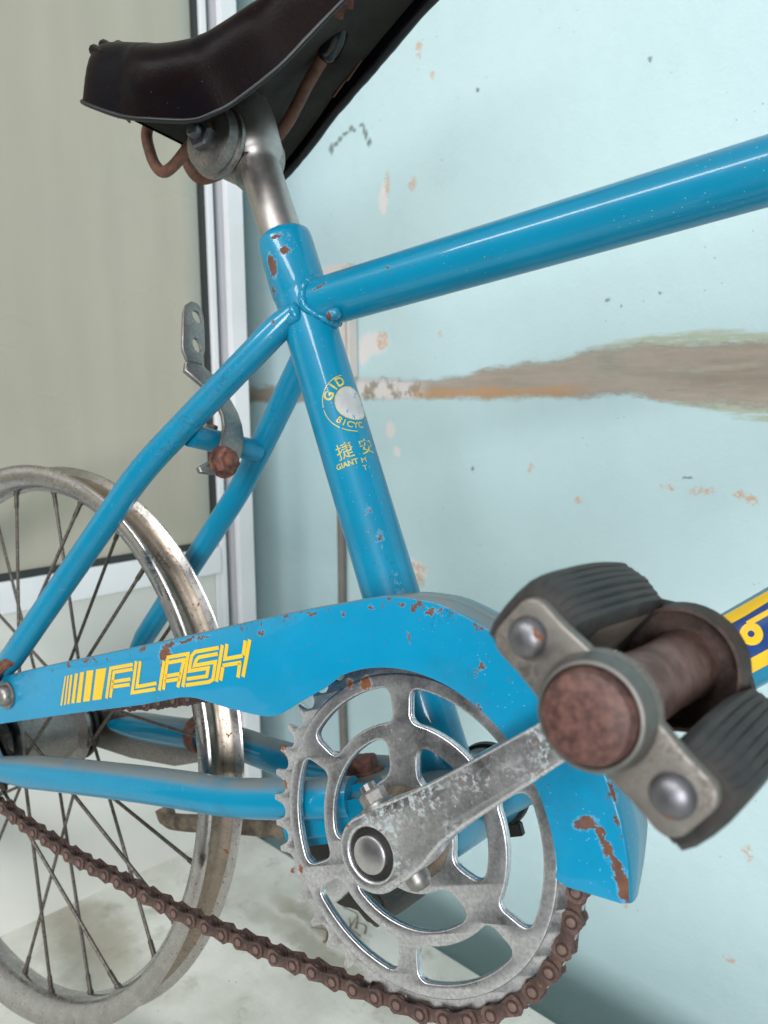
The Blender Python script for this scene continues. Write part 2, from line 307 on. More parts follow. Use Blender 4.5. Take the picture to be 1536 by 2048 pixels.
# --- painted wall
def wall_mat():
    m = M('pale_blue_wall_paint'); x, y, z = m.sep(m.obj)
    big = m.noise(2.2, 3); base = m.mix(m.ramp(big, 0.3, 0.7), (0.505, 0.678, 0.706), (0.555, 0.724, 0.752))
    base = m.mix(m.mul(m.ramp(m.noise(14, 5, 0.7), 0.5, 0.8), 0.35), base, (0.44, 0.60, 0.64))
    # scuffs and specks
    sv = m.comb(m.mul(x, 1.0), y, m.mul(z, 2.2))
    scr = m.mul(m.ramp(m.noise(55, 6, 0.75, sv), 0.64, 0.70), m.ramp(m.noise(7, 2), 0.5, 0.62)); base = m.mix(m.mul(scr, 0.8), base, (0.27, 0.39, 0.42))
    fl = m.mul(m.ramp(m.voro(75), 0.060, 0.045), m.ramp(m.noise(9, 2), 0.52, 0.57)); base = m.mix(m.mul(fl, 0.7), base, (0.20, 0.25, 0.25))
    # long plaster repair: top and bottom edge as curves of x
    def curve(pts, v):
        n = m.t.nodes.new("ShaderNodeFloatCurve"); c = n.mapping.curves[0]; x0, x1 = -0.8, 0.8
        z0, z1 = 0.45, 0.65
        P = [((a - x0) / (x1 - x0), (b - z0) / (z1 - z0)) for a, b in pts]
        c.points[0].location = P[0]; c.points[1].location = P[-1]
        for q in P[1:-1]: c.points.new(*q)
        for q in c.points: q.handle_type = 'AUTO_CLAMPED'
        n.mapping.update(); m.set(n, 1, m.ramp(v, x0, x1) if False else m.math('DIVIDE', m.math('SUBTRACT', v, x0), x1 - x0))
        return m.math('ADD', m.mul(n.outputs[0], z1 - z0), z0)
    stv = m.comb(m.mul(x, 0.14), 0.0, z)
    rag = m.mul(m.math('SUBTRACT', m.noise(60, 6, 0.78, m.comb(m.mul(x, 0.35), 0.0, z)), 0.5), 0.026)
    zz = m.math('ADD', z, rag)
    top = curve([(-0.8, 0.549), (-0.67, 0.549), (-0.53, 0.549), (-0.46, 0.557), (-0.357, 0.5546), (-0.256, 0.5654), (-0.186, 0.571), (-0.15, 0.579), (-0.07, 0.5795), (0.05, 0.575), (0.8, 0.575)], x)
    bot = curve([(-0.8, 0.529), (-0.67, 0.529), (-0.357, 0.5347), (-0.256, 0.5348), (-0.143, 0.5381), (-0.113, 0.5389), (-0.085, 0.5332), (-0.05, 0.5320), (0.05, 0.527), (0.8, 0.525)], x)
    def band(t, b, zz, s=0.0035): return m.mul(m.ramp(m.math('SUBTRACT', t, zz), -s, s), m.ramp(m.math('SUBTRACT', zz, b), -s, s))
    plaster = band(top, bot, zz); plaster = m.mul(plaster, m.ramp(m.noise(75, 6, 0.8, m.comb(m.mul(x, 0.16), 0.0, z)), 0.26, 0.42))
    # olive undercoat smear round the right half
    ot = m.math('ADD', top, m.ramp(x, -0.22, -0.06, -0.004, 0.010)); ob = m.math('SUBTRACT', bot, m.ramp(x, -0.12, 0.03, -0.002, 0.013))
    rag2 = m.math('ADD', z, m.mul(m.math('SUBTRACT', m.noise(120, 6, 0.75, stv), 0.5), 0.020))
    olive = band(ot, ob, rag2, 0.003); olive = m.mul(olive, m.ramp(m.noise(160, 5, 0.7, stv), 0.32, 0.5))
    col = m.mix(m.mul(olive, 0.85), base, (0.40, 0.43, 0.31))
    pc = m.mix(m.ramp(m.noise(26, 6, 0.7, stv), 0.35, 0.65), (0.29, 0.255, 0.205), (0.42, 0.355, 0.295)); pc = m.mix(m.mul(m.ramp(m.noise(90, 4, 0.7, stv), 0.55, 0.7), 0.6), pc, (0.42, 0.40, 0.32))
    oramask = m.mul(m.ramp(m.math('SUBTRACT', m.math('ADD', bot, 0.0095), zz), -0.001, 0.001), m.ramp(x, -0.20, -0.14, 1.0, 0.0)); oramask = m.mul(oramask, m.ramp(x, -0.40, -0.36, 0.0, 1.0))
    pc = m.mix(m.mul(oramask, 0.85), pc, (0.50, 0.30, 0.165))
    whit = m.mul(m.ramp(x, -0.345, -0.385, 0.0, 1.0), m.ramp(m.noise(38, 5, 0.7), 0.42, 0.5)); whit = m.mul(whit, m.ramp(x, -0.55, -0.50, 0.0, 1.0)); pc = m.mix(whit, pc, (0.72, 0.68, 0.66))
    col = m.mix(plaster, col, pc)
    # flaked spots: peach plaster, white filler
    W1 = m.wobble(150, 0.013); Y = WY
    peach = [(-0.364, Y, 0.891, .006, 1, .012), (-0.346, Y, 0.862, .005, 1, .005), (-0.412, Y, 0.768, .006, 1, .017), (-0.374, Y, 0.761, .009, 1, .009), (-0.422, Y, 0.600, .012, 1, .014), (-0.368, Y, 0.345, .017, 1, .008), (-0.3665, Y, 0.330, .010, 1, .012), (-0.218, Y, 0.4676, .005, 1, .007), (-0.1636, Y, 0.4398, .007, 1, .004),
             (-0.045, Y, 0.4585, .015, 1, .0045), (-0.013, Y, 0.4576, .007, 1, .0045), (-0.004, Y, 0.4545, .007, 1, .005), (-0.075, Y, 0.459, .010, 1, .003), (-0.335, Y, 0.602, .003, 1, .005), (0.01, Y, 0.155, .006, 1, .009), (-0.12, Y, 0.10, .006, 1, .006), (0.0, Y, 0.05, .008, 1, .004), (-0.10, Y, 0.055, .004, 1, .004)]
    col = m.mix(m.spots([(-0.418, Y, 0.752, .007, 1, .017), (-0.436, Y, 0.597, .024, 1, .013), (-0.452, Y, 0.585, .010, 1, .012), (-0.375, Y, 0.343, .020, 1, .011), (-0.41, Y, 0.50, .007, 1, .010), (-0.40, Y, 0.475, .005, 1, .006)], W1, 0.25), col, (0.74, 0.72, 0.71))
    peach = [q[:3] + (q[3] * .72, 1, q[5] * .72) for q in peach]
    col = m.mix(m.mul(m.spots(peach, W1, 0.3), m.ramp(m.noise(260, 5, 0.75), 0.42, 0.54)), col, (0.60, 0.43, 0.32))
    dk = [(-0.5026, Y, 0.8217, .004, 1, .006), (-0.4946, Y, 0.8257, .004, 1, .0025), (-0.4876, Y, 0.8296, .004, 1, .003), (-0.478, Y, 0.8335, .005, 1, .0022), (-0.4689, Y, 0.837, .004, 1, .003), (-0.4640, Y, 0.8340, .003, 1, .002), (-0.4516, Y, 0.837, .004, 1, .002), (-0.448, Y, 0.831, .002, 1, .005), (-0.4446, Y, 0.8249, .0025, 1, .005), (-0.4399, Y, 0.816, .004, 1, .004),
          (-0.058, Y, 0.4688, .006, 1, .0018), (-0.1384, Y, 0.6215, .003, 1, .003), (-0.0891, Y, 0.6237, .002, 1, .002), (-0.125, Y, 0.615, .002, 1, .002), (-0.106, Y, 0.8125, .003, 1, .003), (-0.287, Y, 0.8331, .003, 1, .003), (-0.29, Y, 0.462, .003, 1, .004)]
    dk = dk[:10] + [q[:3] + (q[3] * .6, 1, q[5] * .6) for q in dk[10:]]
    col = m.mix(m.mul(m.spots(dk, m.wobble(240, 0.007), 0.5), 0.85), col, (0.13, 0.155, 0.15))
    base2 = m.ramp(m.noise(3.2, 7, 0.72), 0.42, 0.68); col = m.mix(m.mul(base2, 0.16), col, (0.36, 0.50, 0.52))
    h = m.math('ADD', m.mul(m.noise(7, 3), 0.9), m.mul(m.noise(60, 6, 0.7), 0.35)); h = m.math('SUBTRACT', h, m.mul(plaster, 0.5))
    m.bs(col=col, rough=m.mixf(plaster, 0.55, 0.9), spec=0.35, normal=m.bump(h, 0.5, 0.006)); return m.m
wl = link('blue_wall', mesh('blue_wall', *box((-0.95, WY, -0.6), (1.6, WY + 0.15, 1.7)), smooth=0), wall_mat())
tagp(wl, 'pale blue painted wall with a long brown plaster repair behind the bicycle', 'wall')
rt = link('hidden_shade_block', mesh('hidden_shade_block', *box((-0.80, 0.2822, -0.6), (-0.68, WY - 0.001, 1.7)), smooth=0), plain('shade_block_teal', (0.42, 0.58, 0.60), 0.6, var=0.1, scale=12)); rt.parent = wl  # unseen block added behind the door to darken the wall beside its frame

def concrete():
    m = M('worn_concrete'); n = m.noise(9, 6, 0.65); x, y, z = m.sep(m.obj)
    col = m.mix(m.ramp(n, 0.3, 0.7), (0.60, 0.585, 0.52), (0.79, 0.775, 0.715))
    col = m.mix(m.mul(m.ramp(m.noise(28, 6, 0.75), 0.52, 0.7), 0.45), col, (0.30, 0.285, 0.235))
    st = m.spots([(-0.50, 0.02, 0, .09, .035, 1), (-0.30, 0.17, 0, .10, .016, 1), (-0.36, 0.20, 0, .05, .012, 1)], m.wobble(26, 0.06), 0.6); col = m.mix(m.mul(st, 0.6), col, (0.25, 0.205, 0.13))
    sp = m.mul(m.ramp(m.voro(110), 0.12, 0.08), m.ramp(m.noise(13, 2), 0.55, 0.6)); col = m.mix(m.mul(sp, 0.6), col, (0.13, 0.12, 0.10))
    m.bs(col=col, rough=0.82, normal=m.bump(m.math('ADD', m.mul(m.noise(35, 5), .5), m.mul(m.noise(260, 4), 0.15)), 0.45, 0.003)); return m.m
bn = link('concrete_ledge', bevbox('concrete_ledge', (DX - 0.06, -0.75, -0.45), (1.3, BY, 0.0), 0.003), concrete())
tagp(bn, 'worn grey concrete ledge under the bicycle', 'ledge', 'structure')
fl = link('floor', mesh('floor', *box((-1.0, -4, -0.5), (4, WY, -0.45)), smooth=0), plain('floor_screed', (0.20, 0.21, 0.20), 0.8, var=0.3, scale=8)); tagp(fl, 'dim floor beside the ledge', 'floor', 'structure')

# --- white aluminium door
door = bpy.data.objects.new('aluminium_door', None); COL.objects.link(door); door.location = (DX, 0.0, 0.0)
tagp(door, 'white aluminium framed door with beige frosted glass behind the rear wheel', 'door')
alu = plain('white_aluminium', (0.80, 0.81, 0.83), 0.30, var=0.05, scale=12, bump=0.04); gask = plain('dark_gasket', (0.03, 0.035, 0.035), 0.5); blk = plain('black_slot', (0.006, 0.006, 0.006), 0.7)
greyal = plain('grey_aluminium', (0.50, 0.50, 0.53), 0.35, var=0.06, scale=12)
def glassm():
    m = M('frosted_beige_glass'); n = m.noise(2.5, 4); x, y, z = m.sep(m.obj)
    st = m.noise(3, 4, 0.6, m.comb(x, m.mul(y, 5.0), m.mul(z, 0.8))); col = m.mix(m.ramp(st, 0.3, 0.7), (0.405, 0.378, 0.302), (0.45, 0.42, 0.338))
    col = m.mix(m.mul(m.ramp(m.noise(16, 5, 0.7), 0.52, 0.75), 0.3), col, (0.375, 0.36, 0.30)); col = m.mix(m.ramp(y, 0.205, 0.228, 0.0, 0.6), col, (0.30, 0.34, 0.31))
    m.bs(col=col, rough=m.math('ADD', 0.20, m.mul(n, 0.2)), spec=0.5, normal=m.bump(m.noise(3, 2), 0.05, 0.01)); return m.m
def dpart(name, y0, y1, z0, z1, x0, x1, mat, b=0.0012):
    o = link(name, bevbox(name, (x0, y0, z0), (x1, y1, z1), b), mat, door); return o
dpart('glass_pane', -0.80, 0.2302, 0.362, 1.55, -0.020, -0.0125, glassm())
dpart('glass_bead', 0.2296, 0.2366, 0.364, 1.55, -0.022, -0.0085, gask, 0.0006)
dpart('glazing_gasket', -0.80, 0.2296, 0.3632, 0.3705, -0.012, -0.0075, gask, 0.0006)
dpart('stile', 0.2366, 0.2449, -0.01, 1.55, -0.030, -0.004, alu)
dpart('bottom_rail', -0.80, 0.2366, 0.3315, 0.3632, -0.030, -0.003, alu)
dpart('lower_panel', -0.80, 0.2302, -0.01, 0.3315, -0.024, -0.008, plain('cream_panel', (0.69, 0.685, 0.64), 0.5, var=0.06, scale=7))
dpart('panel_bead', 0.2302, 0.2366, -0.01, 0.3315, -0.020, -0.0055, alu, 0.0006)
dpart('seal_slot', 0.2449, 0.2525, -0.01, 1.55, -0.045, -0.030, blk, 0.0004)
dpart('frame_rebate', 0.2525, 0.2592, -0.01, 1.55, -0.045, -0.007, greyal, 0.0006)
dpart('frame_post', 0.2592, 0.2816, -0.01, 1.55, -0.045, 0.001, alu)
# --- socket and cable on the wall
def socket():
    r = bpy.data.objects.new('power_socket', None); COL.objects.link(r); r.location = (-0.498, WY, 0.622)
    tagp(r, 'cream surface mounted socket box on the wall behind the seat tube', 'socket')
    cm = plain('aged_cream_plastic', (0.74, 0.69, 0.65), 0.45, var=0.08, scale=30)
    def b(n, lo, hi, mt=cm, bv=0.002): return link(n, bevbox(n, lo, hi, bv), mt, r)
    b('box_body', (-0.038, -0.016, -0.064), (0.0365, 0.0, 0.066)); b('cover', (-0.036, -0.021, -0.061), (0.0345, -0.0165, 0.063))
    b('cable_slot', (-0.006, -0.0222, -0.060), (0.006, -0.0215, 0.05), plain('grey_slot', (0.22, 0.20, 0.185), 0.7), 0.0002)
    k = link('switch_knob', mesh('switch_knob', *lathe([(-0.021, 0.0), (-0.032, 0.004), (-0.031, 0.010), (-0.021, 0.013)][::-1] + [], 24)), cm, r); k.location = (-0.018, 0, 0.045)
socket()
cab = link('power_cable', mesh('power_cable', *tube(spline([(-0.4895, WY - 0.006, 0.565), (-0.490, WY - 0.006, 0.37), (-0.492, WY - 0.005, 0.28), (-0.494, WY - 0.006, 0.155), (-0.491, WY - 0.006, 0.05), (-0.49, WY - 0.006, -0.2)], 6), 0.0052, 10)), plain('grey_cable', (0.20, 0.18, 0.165), 0.6, var=0.15, scale=60))
tagp(cab, 'thin grey cable running down the blue wall below the socket', 'cable')

# ================================================================== the bicycle
# bike axes: x forward along the frame, y to the left (away from us), z up the frame; the bottom bracket is the origin
Wm = Matrix(((0.904166, -0.17197, -0.391036), (0.209954, 0.976095, 0.056196), (0.372025, -0.13291, 0.918658)))
BB = Vector((0, 0, 0.33716)); WC = Vector((-0.35611, 0, 0.08984)); RW, HW = 0.20398, 0.01459
base_b = WC + (Wm.transposed() @ Vector((0, 0, -1))) * 0.204
bike = bpy.data.objects.new('bicycle', None); COL.objects.link(bike)
bike.matrix_world = Matrix.Translation(BB + Wm @ base_b) @ Wm.to_4x4()
tagp(bike, 'old bright blue bicycle with rusty chain, bare rear rim and yellow lettering', 'bicycle')
OFF = -base_b
def part(name, me, mat=None, parent=None):
    o = link(name, me, mat, parent or bike)
    if parent is None: o.location = OFF
    return o
def V3(x, y, z): return Vector((x, y, z))
LA = Vector((.919, 0, -.372)).normalized(); LB = Vector((.372, 0, .919)).normalized()
def lev(x, y, z): return LA * x + LB * z + Vector((0, y, 0))

# ---- frame
ST0, ST1 = V3(-.0018, 0, 0), V3(-.0195, 0, .3303); SD = (ST1 - ST0).normalized(); RS = 0.0154
TT0, TT1 = V3(-.0196, 0, .2850), V3(.2237, 0, .2296); TD = (TT1 - TT0).normalized(); RT = 0.0139
MAT['seat_tube'] = paint('blue_enamel_seat_tube', random_chips=0.012, dust=0.3,
    chips=[(-.0205, -.0160, .3085, .0032, .004, .0068), (-.0105, -.0142, .3135, .0032, .004, .0026), (-.0245, -.0125, .2955, .0018, .004, .0025), (-.0040, -.0150, .3215, .0040, .004, .0022), (-.013, -.0165, .3235, .0035, .004, .0016), (.000, -.0148, .1560, .0017, .004, .0021), (.0030, -.0142, .1405, .0022, .004, .0056), (.0060, -.0130, .1475, .0012, .004, .002), (.0065, -.0130, .1205, .0026, .004, .0036), (.0065, -.0130, .1160, .0030, .004, .003), (.0085, -.0110, .1250, .002, .004, .003), (.0078, -.012, .1090, .0042, .004, .0046)],
    rubs=[(.004, -.014, .126, .008, .006, .008)])
seat = part('seat_tube', mesh('seat_tube', *lathe([(-0.0, RS), (.1, RS), (.29, RS), (.2925, RS + .0003), (.2955, RS + .0009), (.326, RS + .0009), (.3295, RS + .0006), (.3308, RS - .0006), (.3306, RS - .002), (.318, RS - .0021)], 56, ST0, SD)), MAT['seat_tube'])
MAT['top_tube'] = paint('blue_enamel_top_tube', random_chips=0.022, dust=0.25, chips=[(.006, -.0135, .283, .0045, .004, .0008), (.05, -.0138, .272, .0011, .004, .001)])
part('top_tube', mesh('top_tube', *tube([TT0 + TD * t for t in np.linspace(0.004, 0.50, 24)], RT, 56)), MAT['top_tube'])
DT1 = V3(.1668, 0, .0497).normalized(); RD = 0.0162
part('down_tube', mesh('down_tube', *tube([DT1 * t for t in np.linspace(0.008, 0.50, 20)], RD, 48)), MAT['blue'])
# head tube beyond the frame edge so that the two tubes end in something
H0 = TT0 + TD * 0.49; H1 = DT1 * 0.49; hd = (H0 - H1).normalized()
part('head_tube', mesh('head_tube', *tube([H1 - hd * .03, H1, H0, H0 + hd * .03], 0.018, 32)), MAT['blue'])
# weld beads
def weld_ring(a0, ad, ar, b0, bd, br, r=0.0023, n=96):
    u = Vector((0, 1, 0)); u = (u - ad * u.dot(ad)).normalized(); v = ad.cross(u); P = []
    for k in range(n):
        t = 2 * math.pi * k / n; q = a0 + (u * math.cos(t) + v * math.sin(t)) * ar; s = 0.06
        for _ in range(60):     # walk back along the tube until it meets the other one
            z = q + ad * s; d = z - b0; d = d - bd * d.dot(bd)
            if d.length <= br + 0.0003: break
            s -= 0.0008
        P.append(q + ad * (s + 0.0012))
    rr = [r * (1 + 0.10 * math.sin(k * 1.3) + 0.2 * math.sin(k * 0.37 + 1)) for k in range(n)]
    return tube(P, rr, 10, closed=True)
MAT['weld'] = paint('blue_enamel_weld', random_chips=0.02, dust=0.2, chips=[(.0045, -.0125, .2645, .0055, .006, .0022)])
part('top_tube_weld', mesh('top_tube_weld', *weld_ring(TT0, TD, RT, ST0, SD, RS)), MAT['weld'])
# seat stays, bent half way
def bent(P, rad=.03, n=9, m=8):
    """straight runs joined by rounded bends"""
    P = [Vector(q) for q in P]; out = [P[0]]
    for i in range(1, len(P) - 1):
        a, b, c = P[i - 1], P[i], P[i + 1]; r_ = min(rad, (a - b).length * .45, (c - b).length * .45); A, B_ = b + (a - b).normalized() * r_, b + (c - b).normalized() * r_
        out += [out[-1].lerp(A, k / m) for k in range(1, m)] + [A * (1 - t) ** 2 + b * 2 * t * (1 - t) + B_ * t * t for t in np.linspace(0, 1, n)]
    return out + [out[-1].lerp(P[-1], k / m) for k in range(1, m + 1)]
def stay(sgn):
    P = [(-.0165, -.011, .2795), (-.131, -.0425, .2232), (-.283, -.0535, .1405)] if sgn < 0 else [(-.0165, .011, .2760), (-.136, .0425, .2150), (-.281, .0560, .1425)]
    pts = bent(P, .020); r = [0.0081] * len(pts); r[0] = .006
    e = spline([P[-1], (-.302, sgn * .0515, .128), (-.345, sgn * .048, .098)], 5)[1:]; pts += e; r += [0.0081 - 0.0046 * min(1, (i + 1) / 4) for i in range(len(e))]
    return tube(pts, r, 28)
MAT['stay'] = paint('blue_enamel_stays', random_chips=0.014, dust=0.15, rubs=[(-.062, -.027, .249, .012, .012, .010), (-.088, -.034, .236, .012, .012, .008), (-.105, -.04, .228, .012, .012, .008), (-.10, -.024, .244, .02, .010, .002), (-.075, .025, .245, .006, .014, .006)], chips=[(-.025, -.0225, .2745, .0014), (-.040, -.0225, .268, .0012), (-.0835, -.0335, .246, .0012), (-.118, -.0435, .2355, .0016), (-.270, -.0560, .155, .004, .006, .004), (-.101, .022, .231, .0015)])
part('seat_stay', mesh('seat_stay', *stay(-1)), MAT['stay']); part('seat_stay', mesh('seat_stay', *stay(1)), MAT['stay'])
def blob(c, r, sc=(1, 1, 1), seg=16):
    pr = [(-math.cos(math.pi * k / 10) * r * sc[1], math.sin(math.pi * k / 10) * r) for k in range(11)]
    V, F = lathe(pr, seg); return [V3(v.x * sc[0], v.y, v.z * sc[2]) + Vector(c) for v in V], F
part('stay_weld', mesh('stay_weld', *join(blob((-.0135, -.0145, .2765), .0042, (.8, 1, 1.5)), blob((-.0165, -.0135, .2735), .0045, (1.4, 1, .8)), blob((.0085, -.0110, .2655), .0040, (1.2, 1, .8)))), MAT['weld'])
br0, br1 = V3(-.1005, -.028, .2345), V3(-.1015, .028, .2290)
part('stay_bridge', mesh('stay_bridge', *tube([br0, (br0 + br1) / 2, br1], 0.0070, 24)), MAT['stay'])
# chain stays
def cstay(sgn):
    if sgn < 0: P = [(-.352, -.0520, .0790), (-.240, -.0440, .0552), (-.175, -.0395, .0405), (-.120, -.0350, .0262), (-.085, -.0315, .0208), (-.045, -.0240, .0150)]
    else: P = [(-.352, .0540, .0900), (-.255, .0470, .0663), (-.200, .0410, .0550), (-.145, .0340, .0350), (-.100, .0300, .0225), (-.045, .0230, .0140)]
    pts = bent(P, .03, 6, 4); n = len(pts); return tube(pts, [0.0062 + 0.0046 * min(1, i / 3) for i in range(n)], 28)
part('chain_stay', mesh('chain_stay', *cstay(-1)), MAT['blue_dusty']); part('chain_stay', mesh('chain_stay', *cstay(1)), MAT['blue_dusty'])
bs_me = bevbox('bottom_bracket_yoke', (-.098, -.031, -.006), (-.012, .031, .0215), 0.006, 3); part('bottom_bracket_yoke', bs_me, MAT['blue_dusty'])
part('bottom_bracket_shell', mesh('bottom_bracket_shell', *lathe([(-.036, .012), (-.0365, .0195), (-.035, .0208), (.033, .0208), (.0345, .0200), (.0345, .012)], 48)), MAT['blue_dusty'])
part('bearing_cup', mesh('bearing_cup', *lathe([(.0345, .010), (.0345, .0225), (.0375, .0232), (.0395, .0225), (.0395, .0170), (.041, .015), (.041, .006)], 48)), MAT['dark'])
tab = part('cup_lock_tab', bevbox('cup_lock_tab', (-.004, .034, -.0275), (.012, .0385, -.0205), .0006), MAT['dark'])
part('bearing_cup', mesh('bearing_cup', *lathe([(-.0365, .010), (-.0365, .0200), (-.0395, .0205), (-.0405, .0175), (-.0405, .008)], 48)), MAT['dark'])
# drop-outs
for s, z0 in ((-1, .0), (1, .008)):
    o = [(-.372, .078), (-.350, .070), (-.318, .078), (-.330, .104), (-.350, .116), (-.372, .105)]
    part('drop_out', plate_mesh('drop_out', [(a, b + z0 * .5) for a, b in o], [], s * .0505 - .0022, s * .0505 + .0022, .0008), MAT['blue_dusty'])
# kickstand bolt on the yoke, folded stand leg
def hexp(r, h, c, axis, ref=None, dome=0.0012): return lathe([(0, 0), (0, r * .98), (h - dome, r), (h, r * .86), (h, 0)], 6, c, axis, ref=ref)
kb = part('stand_bolt', mesh('stand_bolt', *join(lathe([(0, 0), (0, .0118), (.0022, .0118), (.0022, 0)], 24, (-.058, .004, .0210), (0, 0, 1)), hexp(.0092, .0085, (-.058, .004, .0230), (.05, 0, 1))), smooth=25), MAT['rust'])
part('stand_leg', mesh('stand_leg', *tube(spline([(-.085, .030, -.006), (-.120, .046, -.0135), (-.150, .051, -.0150), (-.225, .0565, -.0060), (-.286, .0600, .0005), (-.3005, .0610, .0045), (-.3035, .0610, .0130)], 6), [.0095] * 6 + [.0064] * 18 + [.0062] * 7 + [.0070] * 6, 16)), MAT['dirty'])
part('stand_pivot', mesh('stand_pivot', *join(lathe([(-.012, 0), (-.012, .0125), (.012, .0125), (.012, 0)], 20, (-.100, .036, -.010), (.2, 1, 0)), tube([(-.055, .01, -.004), (-.098, .034, -.010)], [.011, .010], 14))), MAT['dirty'])

# ---- bracket on the stay bridge
pl = [(-.0238, .2904), (-.0205, .3040), (-.0176, .3147), (-.0146, .3199), (-.0090, .3237), (-.0036, .3237), (.0001, .3201), (.0002, .3142), (-.0030, .3030), (-.0065, .2906), (-.0109, .2829), (-.0118, .2795), (-.0226, .2812), (-.0239, .2874)]
bk = part('bracket_blade', plate_mesh('bracket_blade', pl, [circle(-.0068, .3134, .0042, 18), [(-.0130 + .0030 * math.cos(t), .2926 + .0048 * math.sin(t)) for t in np.linspace(0, 2 * math.pi, 18, endpoint=False)]], -.0012, .0012, .0007, map3=lambda c: Vector((-.0945 + c.y - 12 * (c.x + .012) ** 2, c.x, c.z))), MAT['steel'])
arm = [(-.0266, .2739), (-.0247, .2796), (-.0139, .2782), (-.0064, .2722), (-.0011, .2661), (.0041, .2569), (.0070, .2491), (.0076, .2410), (.0065, .2323), (.0021, .2228), (-.0040, .2130), (-.0120, .2085), (-.0235, .2080), (-.0304, .2096), (-.0311, .2130), (-.0227, .2169), (-.0187, .2207), (-.0160, .2274), (-.0107, .2368), (-.0096, .2448), (-.0105, .2540), (-.0135, .2607), (-.0167, .2640), (-.0220, .2690)]
part('bracket_arm', plate_mesh('bracket_arm', arm, [], -.0018, .0018, .0012, 3, map3=lambda c: Vector((-.0925 + c.y + .0030 * math.sin(max(0, min(1, (.262 - c.z) / .05)) * math.pi) - 10 * (c.x + .008) ** 2, c.x, c.z))), MAT['steel'])
nd = Vector((.97, -.15, -.18)).normalized(); nc = V3(-.0905, -.0150, .2150)
part('bracket_nut', mesh('bracket_nut', *join(lathe([(-.002, 0), (-.002, .0098), (.0, .0098), (.0, 0)], 24, nc, nd), hexp(.0082, .0058, nc, nd), lathe([(.004, .0042), (.0085, .0040), (.0090, .0), ], 14, nc, nd)), smooth=25), MAT['rust'])
tcl = part('bridge_clip', mesh('bridge_clip', *tube(spline([(-.112, -.010, .2415), (-.108, -.008, .2435), (-.102, -.007, .2425), (-.099, -.007, .2405)], 4), .0016, 8)), MAT['dirty'])

# ---- seat post, clamp
SP0 = ST0 + SD * .31; SP1 = V3(-.0252, 0, .3969); pd = (SP1 - SP0).normalized()
part('seat_post', mesh('seat_post', *lathe([(0, .0122), (.070, .0122), (.074, .0124), (.0765, .0145), (.080, .0168), (.100, .0182), (.112, .0172), (.119, .0135), (.122, .006), (.1225, 0)], 40, SP0, pd)), MAT['post'])
cc = V3(-.0370, 0, .3985)
clamp = part('seat_clamp', mesh('seat_clamp', *join(lathe([(-.0150, .0165), (-.014, .0178), (.014, .0178), (.015, .0165), (.015, 0)], 40, cc), lathe([(-.0275, .006), (-.0275, .0140), (-.0255, .0180), (-.0205, .0200), (-.0195, .0190), (-.0190, .0190), (-.0180, .0212), (-.0155, .0212), (-.0150, .008)], 40, cc), lathe([(.0245, .006), (.0245, .0150), (.0225, .0182), (.0165, .0196), (.0155, .0190), (.0150, .008)], 40, cc), tube([cc + Vector((.004, 0, -.006)), cc + Vector((.010, 0, -.018))], [.016, .0145], 24))), MAT['steel'])
cn = part('clamp_nut', mesh('clamp_nut', *join(hexp(.0092, .0062, cc + Vector((0, -.0275, 0)), (0, -1, 0)), lathe([(0, .0045), (.0050, .0043), (.0060, .0030), (.0062, 0)], 16, cc + Vector((0, -.0330, 0)), (0, -1, 0))), smooth=25), MAT['rivet'])

# ---- saddle: a padded shell between a near and a far lower edge
def edge(tab): 
    return spline([lev(*q) for q in tab], 6)
nearE = edge([(-.246, -.060, .3750), (-.236, -.074, .3665), (-.204, -.072, .3535), (-.182, -.069, .3485), (-.158, -.061, .3465), (-.144, -.057, .3495), (-.131, -.052, .3565), (-.110, -.046, .3705), (-.095, -.041, .3850), (-.077, -.036, .4010), (-.045, -.029, .4240), (-.010, -.024, .4420), (.020, -.016, .4540)])
farE = edge([(-.226, .062, .3640), (-.220, .074, .3690), (-.207, .0735, .3760), (-.193, .072, .3850), (-.166, .064, .3990), (-.150, .059, .4055), (-.135, .054, .4110), (-.118, .0485, .4170), (-.102, .043, .4230), (-.071, .033, .4340), (-.045, .028, .4420), (-.010, .022, .4510), (.020, .014, .4580)])
def saddle_shell():
    n = len(nearE); K = 26; V, F = [], []
    for i in range(n):
        a, b = nearE[i], farE[i]; mid = (a + b) / 2; ac = b - a
        t = (nearE[min(i + 1, n - 1)] + farE[min(i + 1, n - 1)] - nearE[max(i - 1, 0)] - farE[max(i - 1, 0)]).normalized()
        u = t.cross(ac).normalized()
        if u.dot(LB) < 0: u = -u
        s = i / (n - 1); hgt = float(np.interp(s, [0, .04, .2, .5, .75, 1], [.034, .041, .047, .043, .035, .018])) 
        back = float(np.interp(s, [0, .06, .15], [-.010, -.004, 0]))
        for k in range(K):
            th = math.pi * k / (K - 1); cx, sn = math.cos(th), math.sin(th)
            ex = math.copysign(abs(cx) ** 0.42, cx); ez = abs(sn) ** 0.55
            bul = 1 + 0.07 * math.sin(th) ** 2
            V.append(mid - ac * 0.5 * ex * bul + u * (hgt * ez) + t * (back * ez))
    for i in range(n - 1):
        for k in range(K - 1): F.append((i * K + k, i * K + k + 1, (i + 1) * K + k + 1, (i + 1) * K + k))
    F.append(tuple(range(K))); F.append(tuple((n - 1) * K + k for k in range(K))[::-1])
    return V, F
sad = part('saddle', mesh('saddle', *saddle_shell(), smooth=60), MAT['vinyl'])
def sub(name, VF, mat, parent, smooth=40): return link(name, mesh(name, *VF, smooth=smooth), mat, parent)
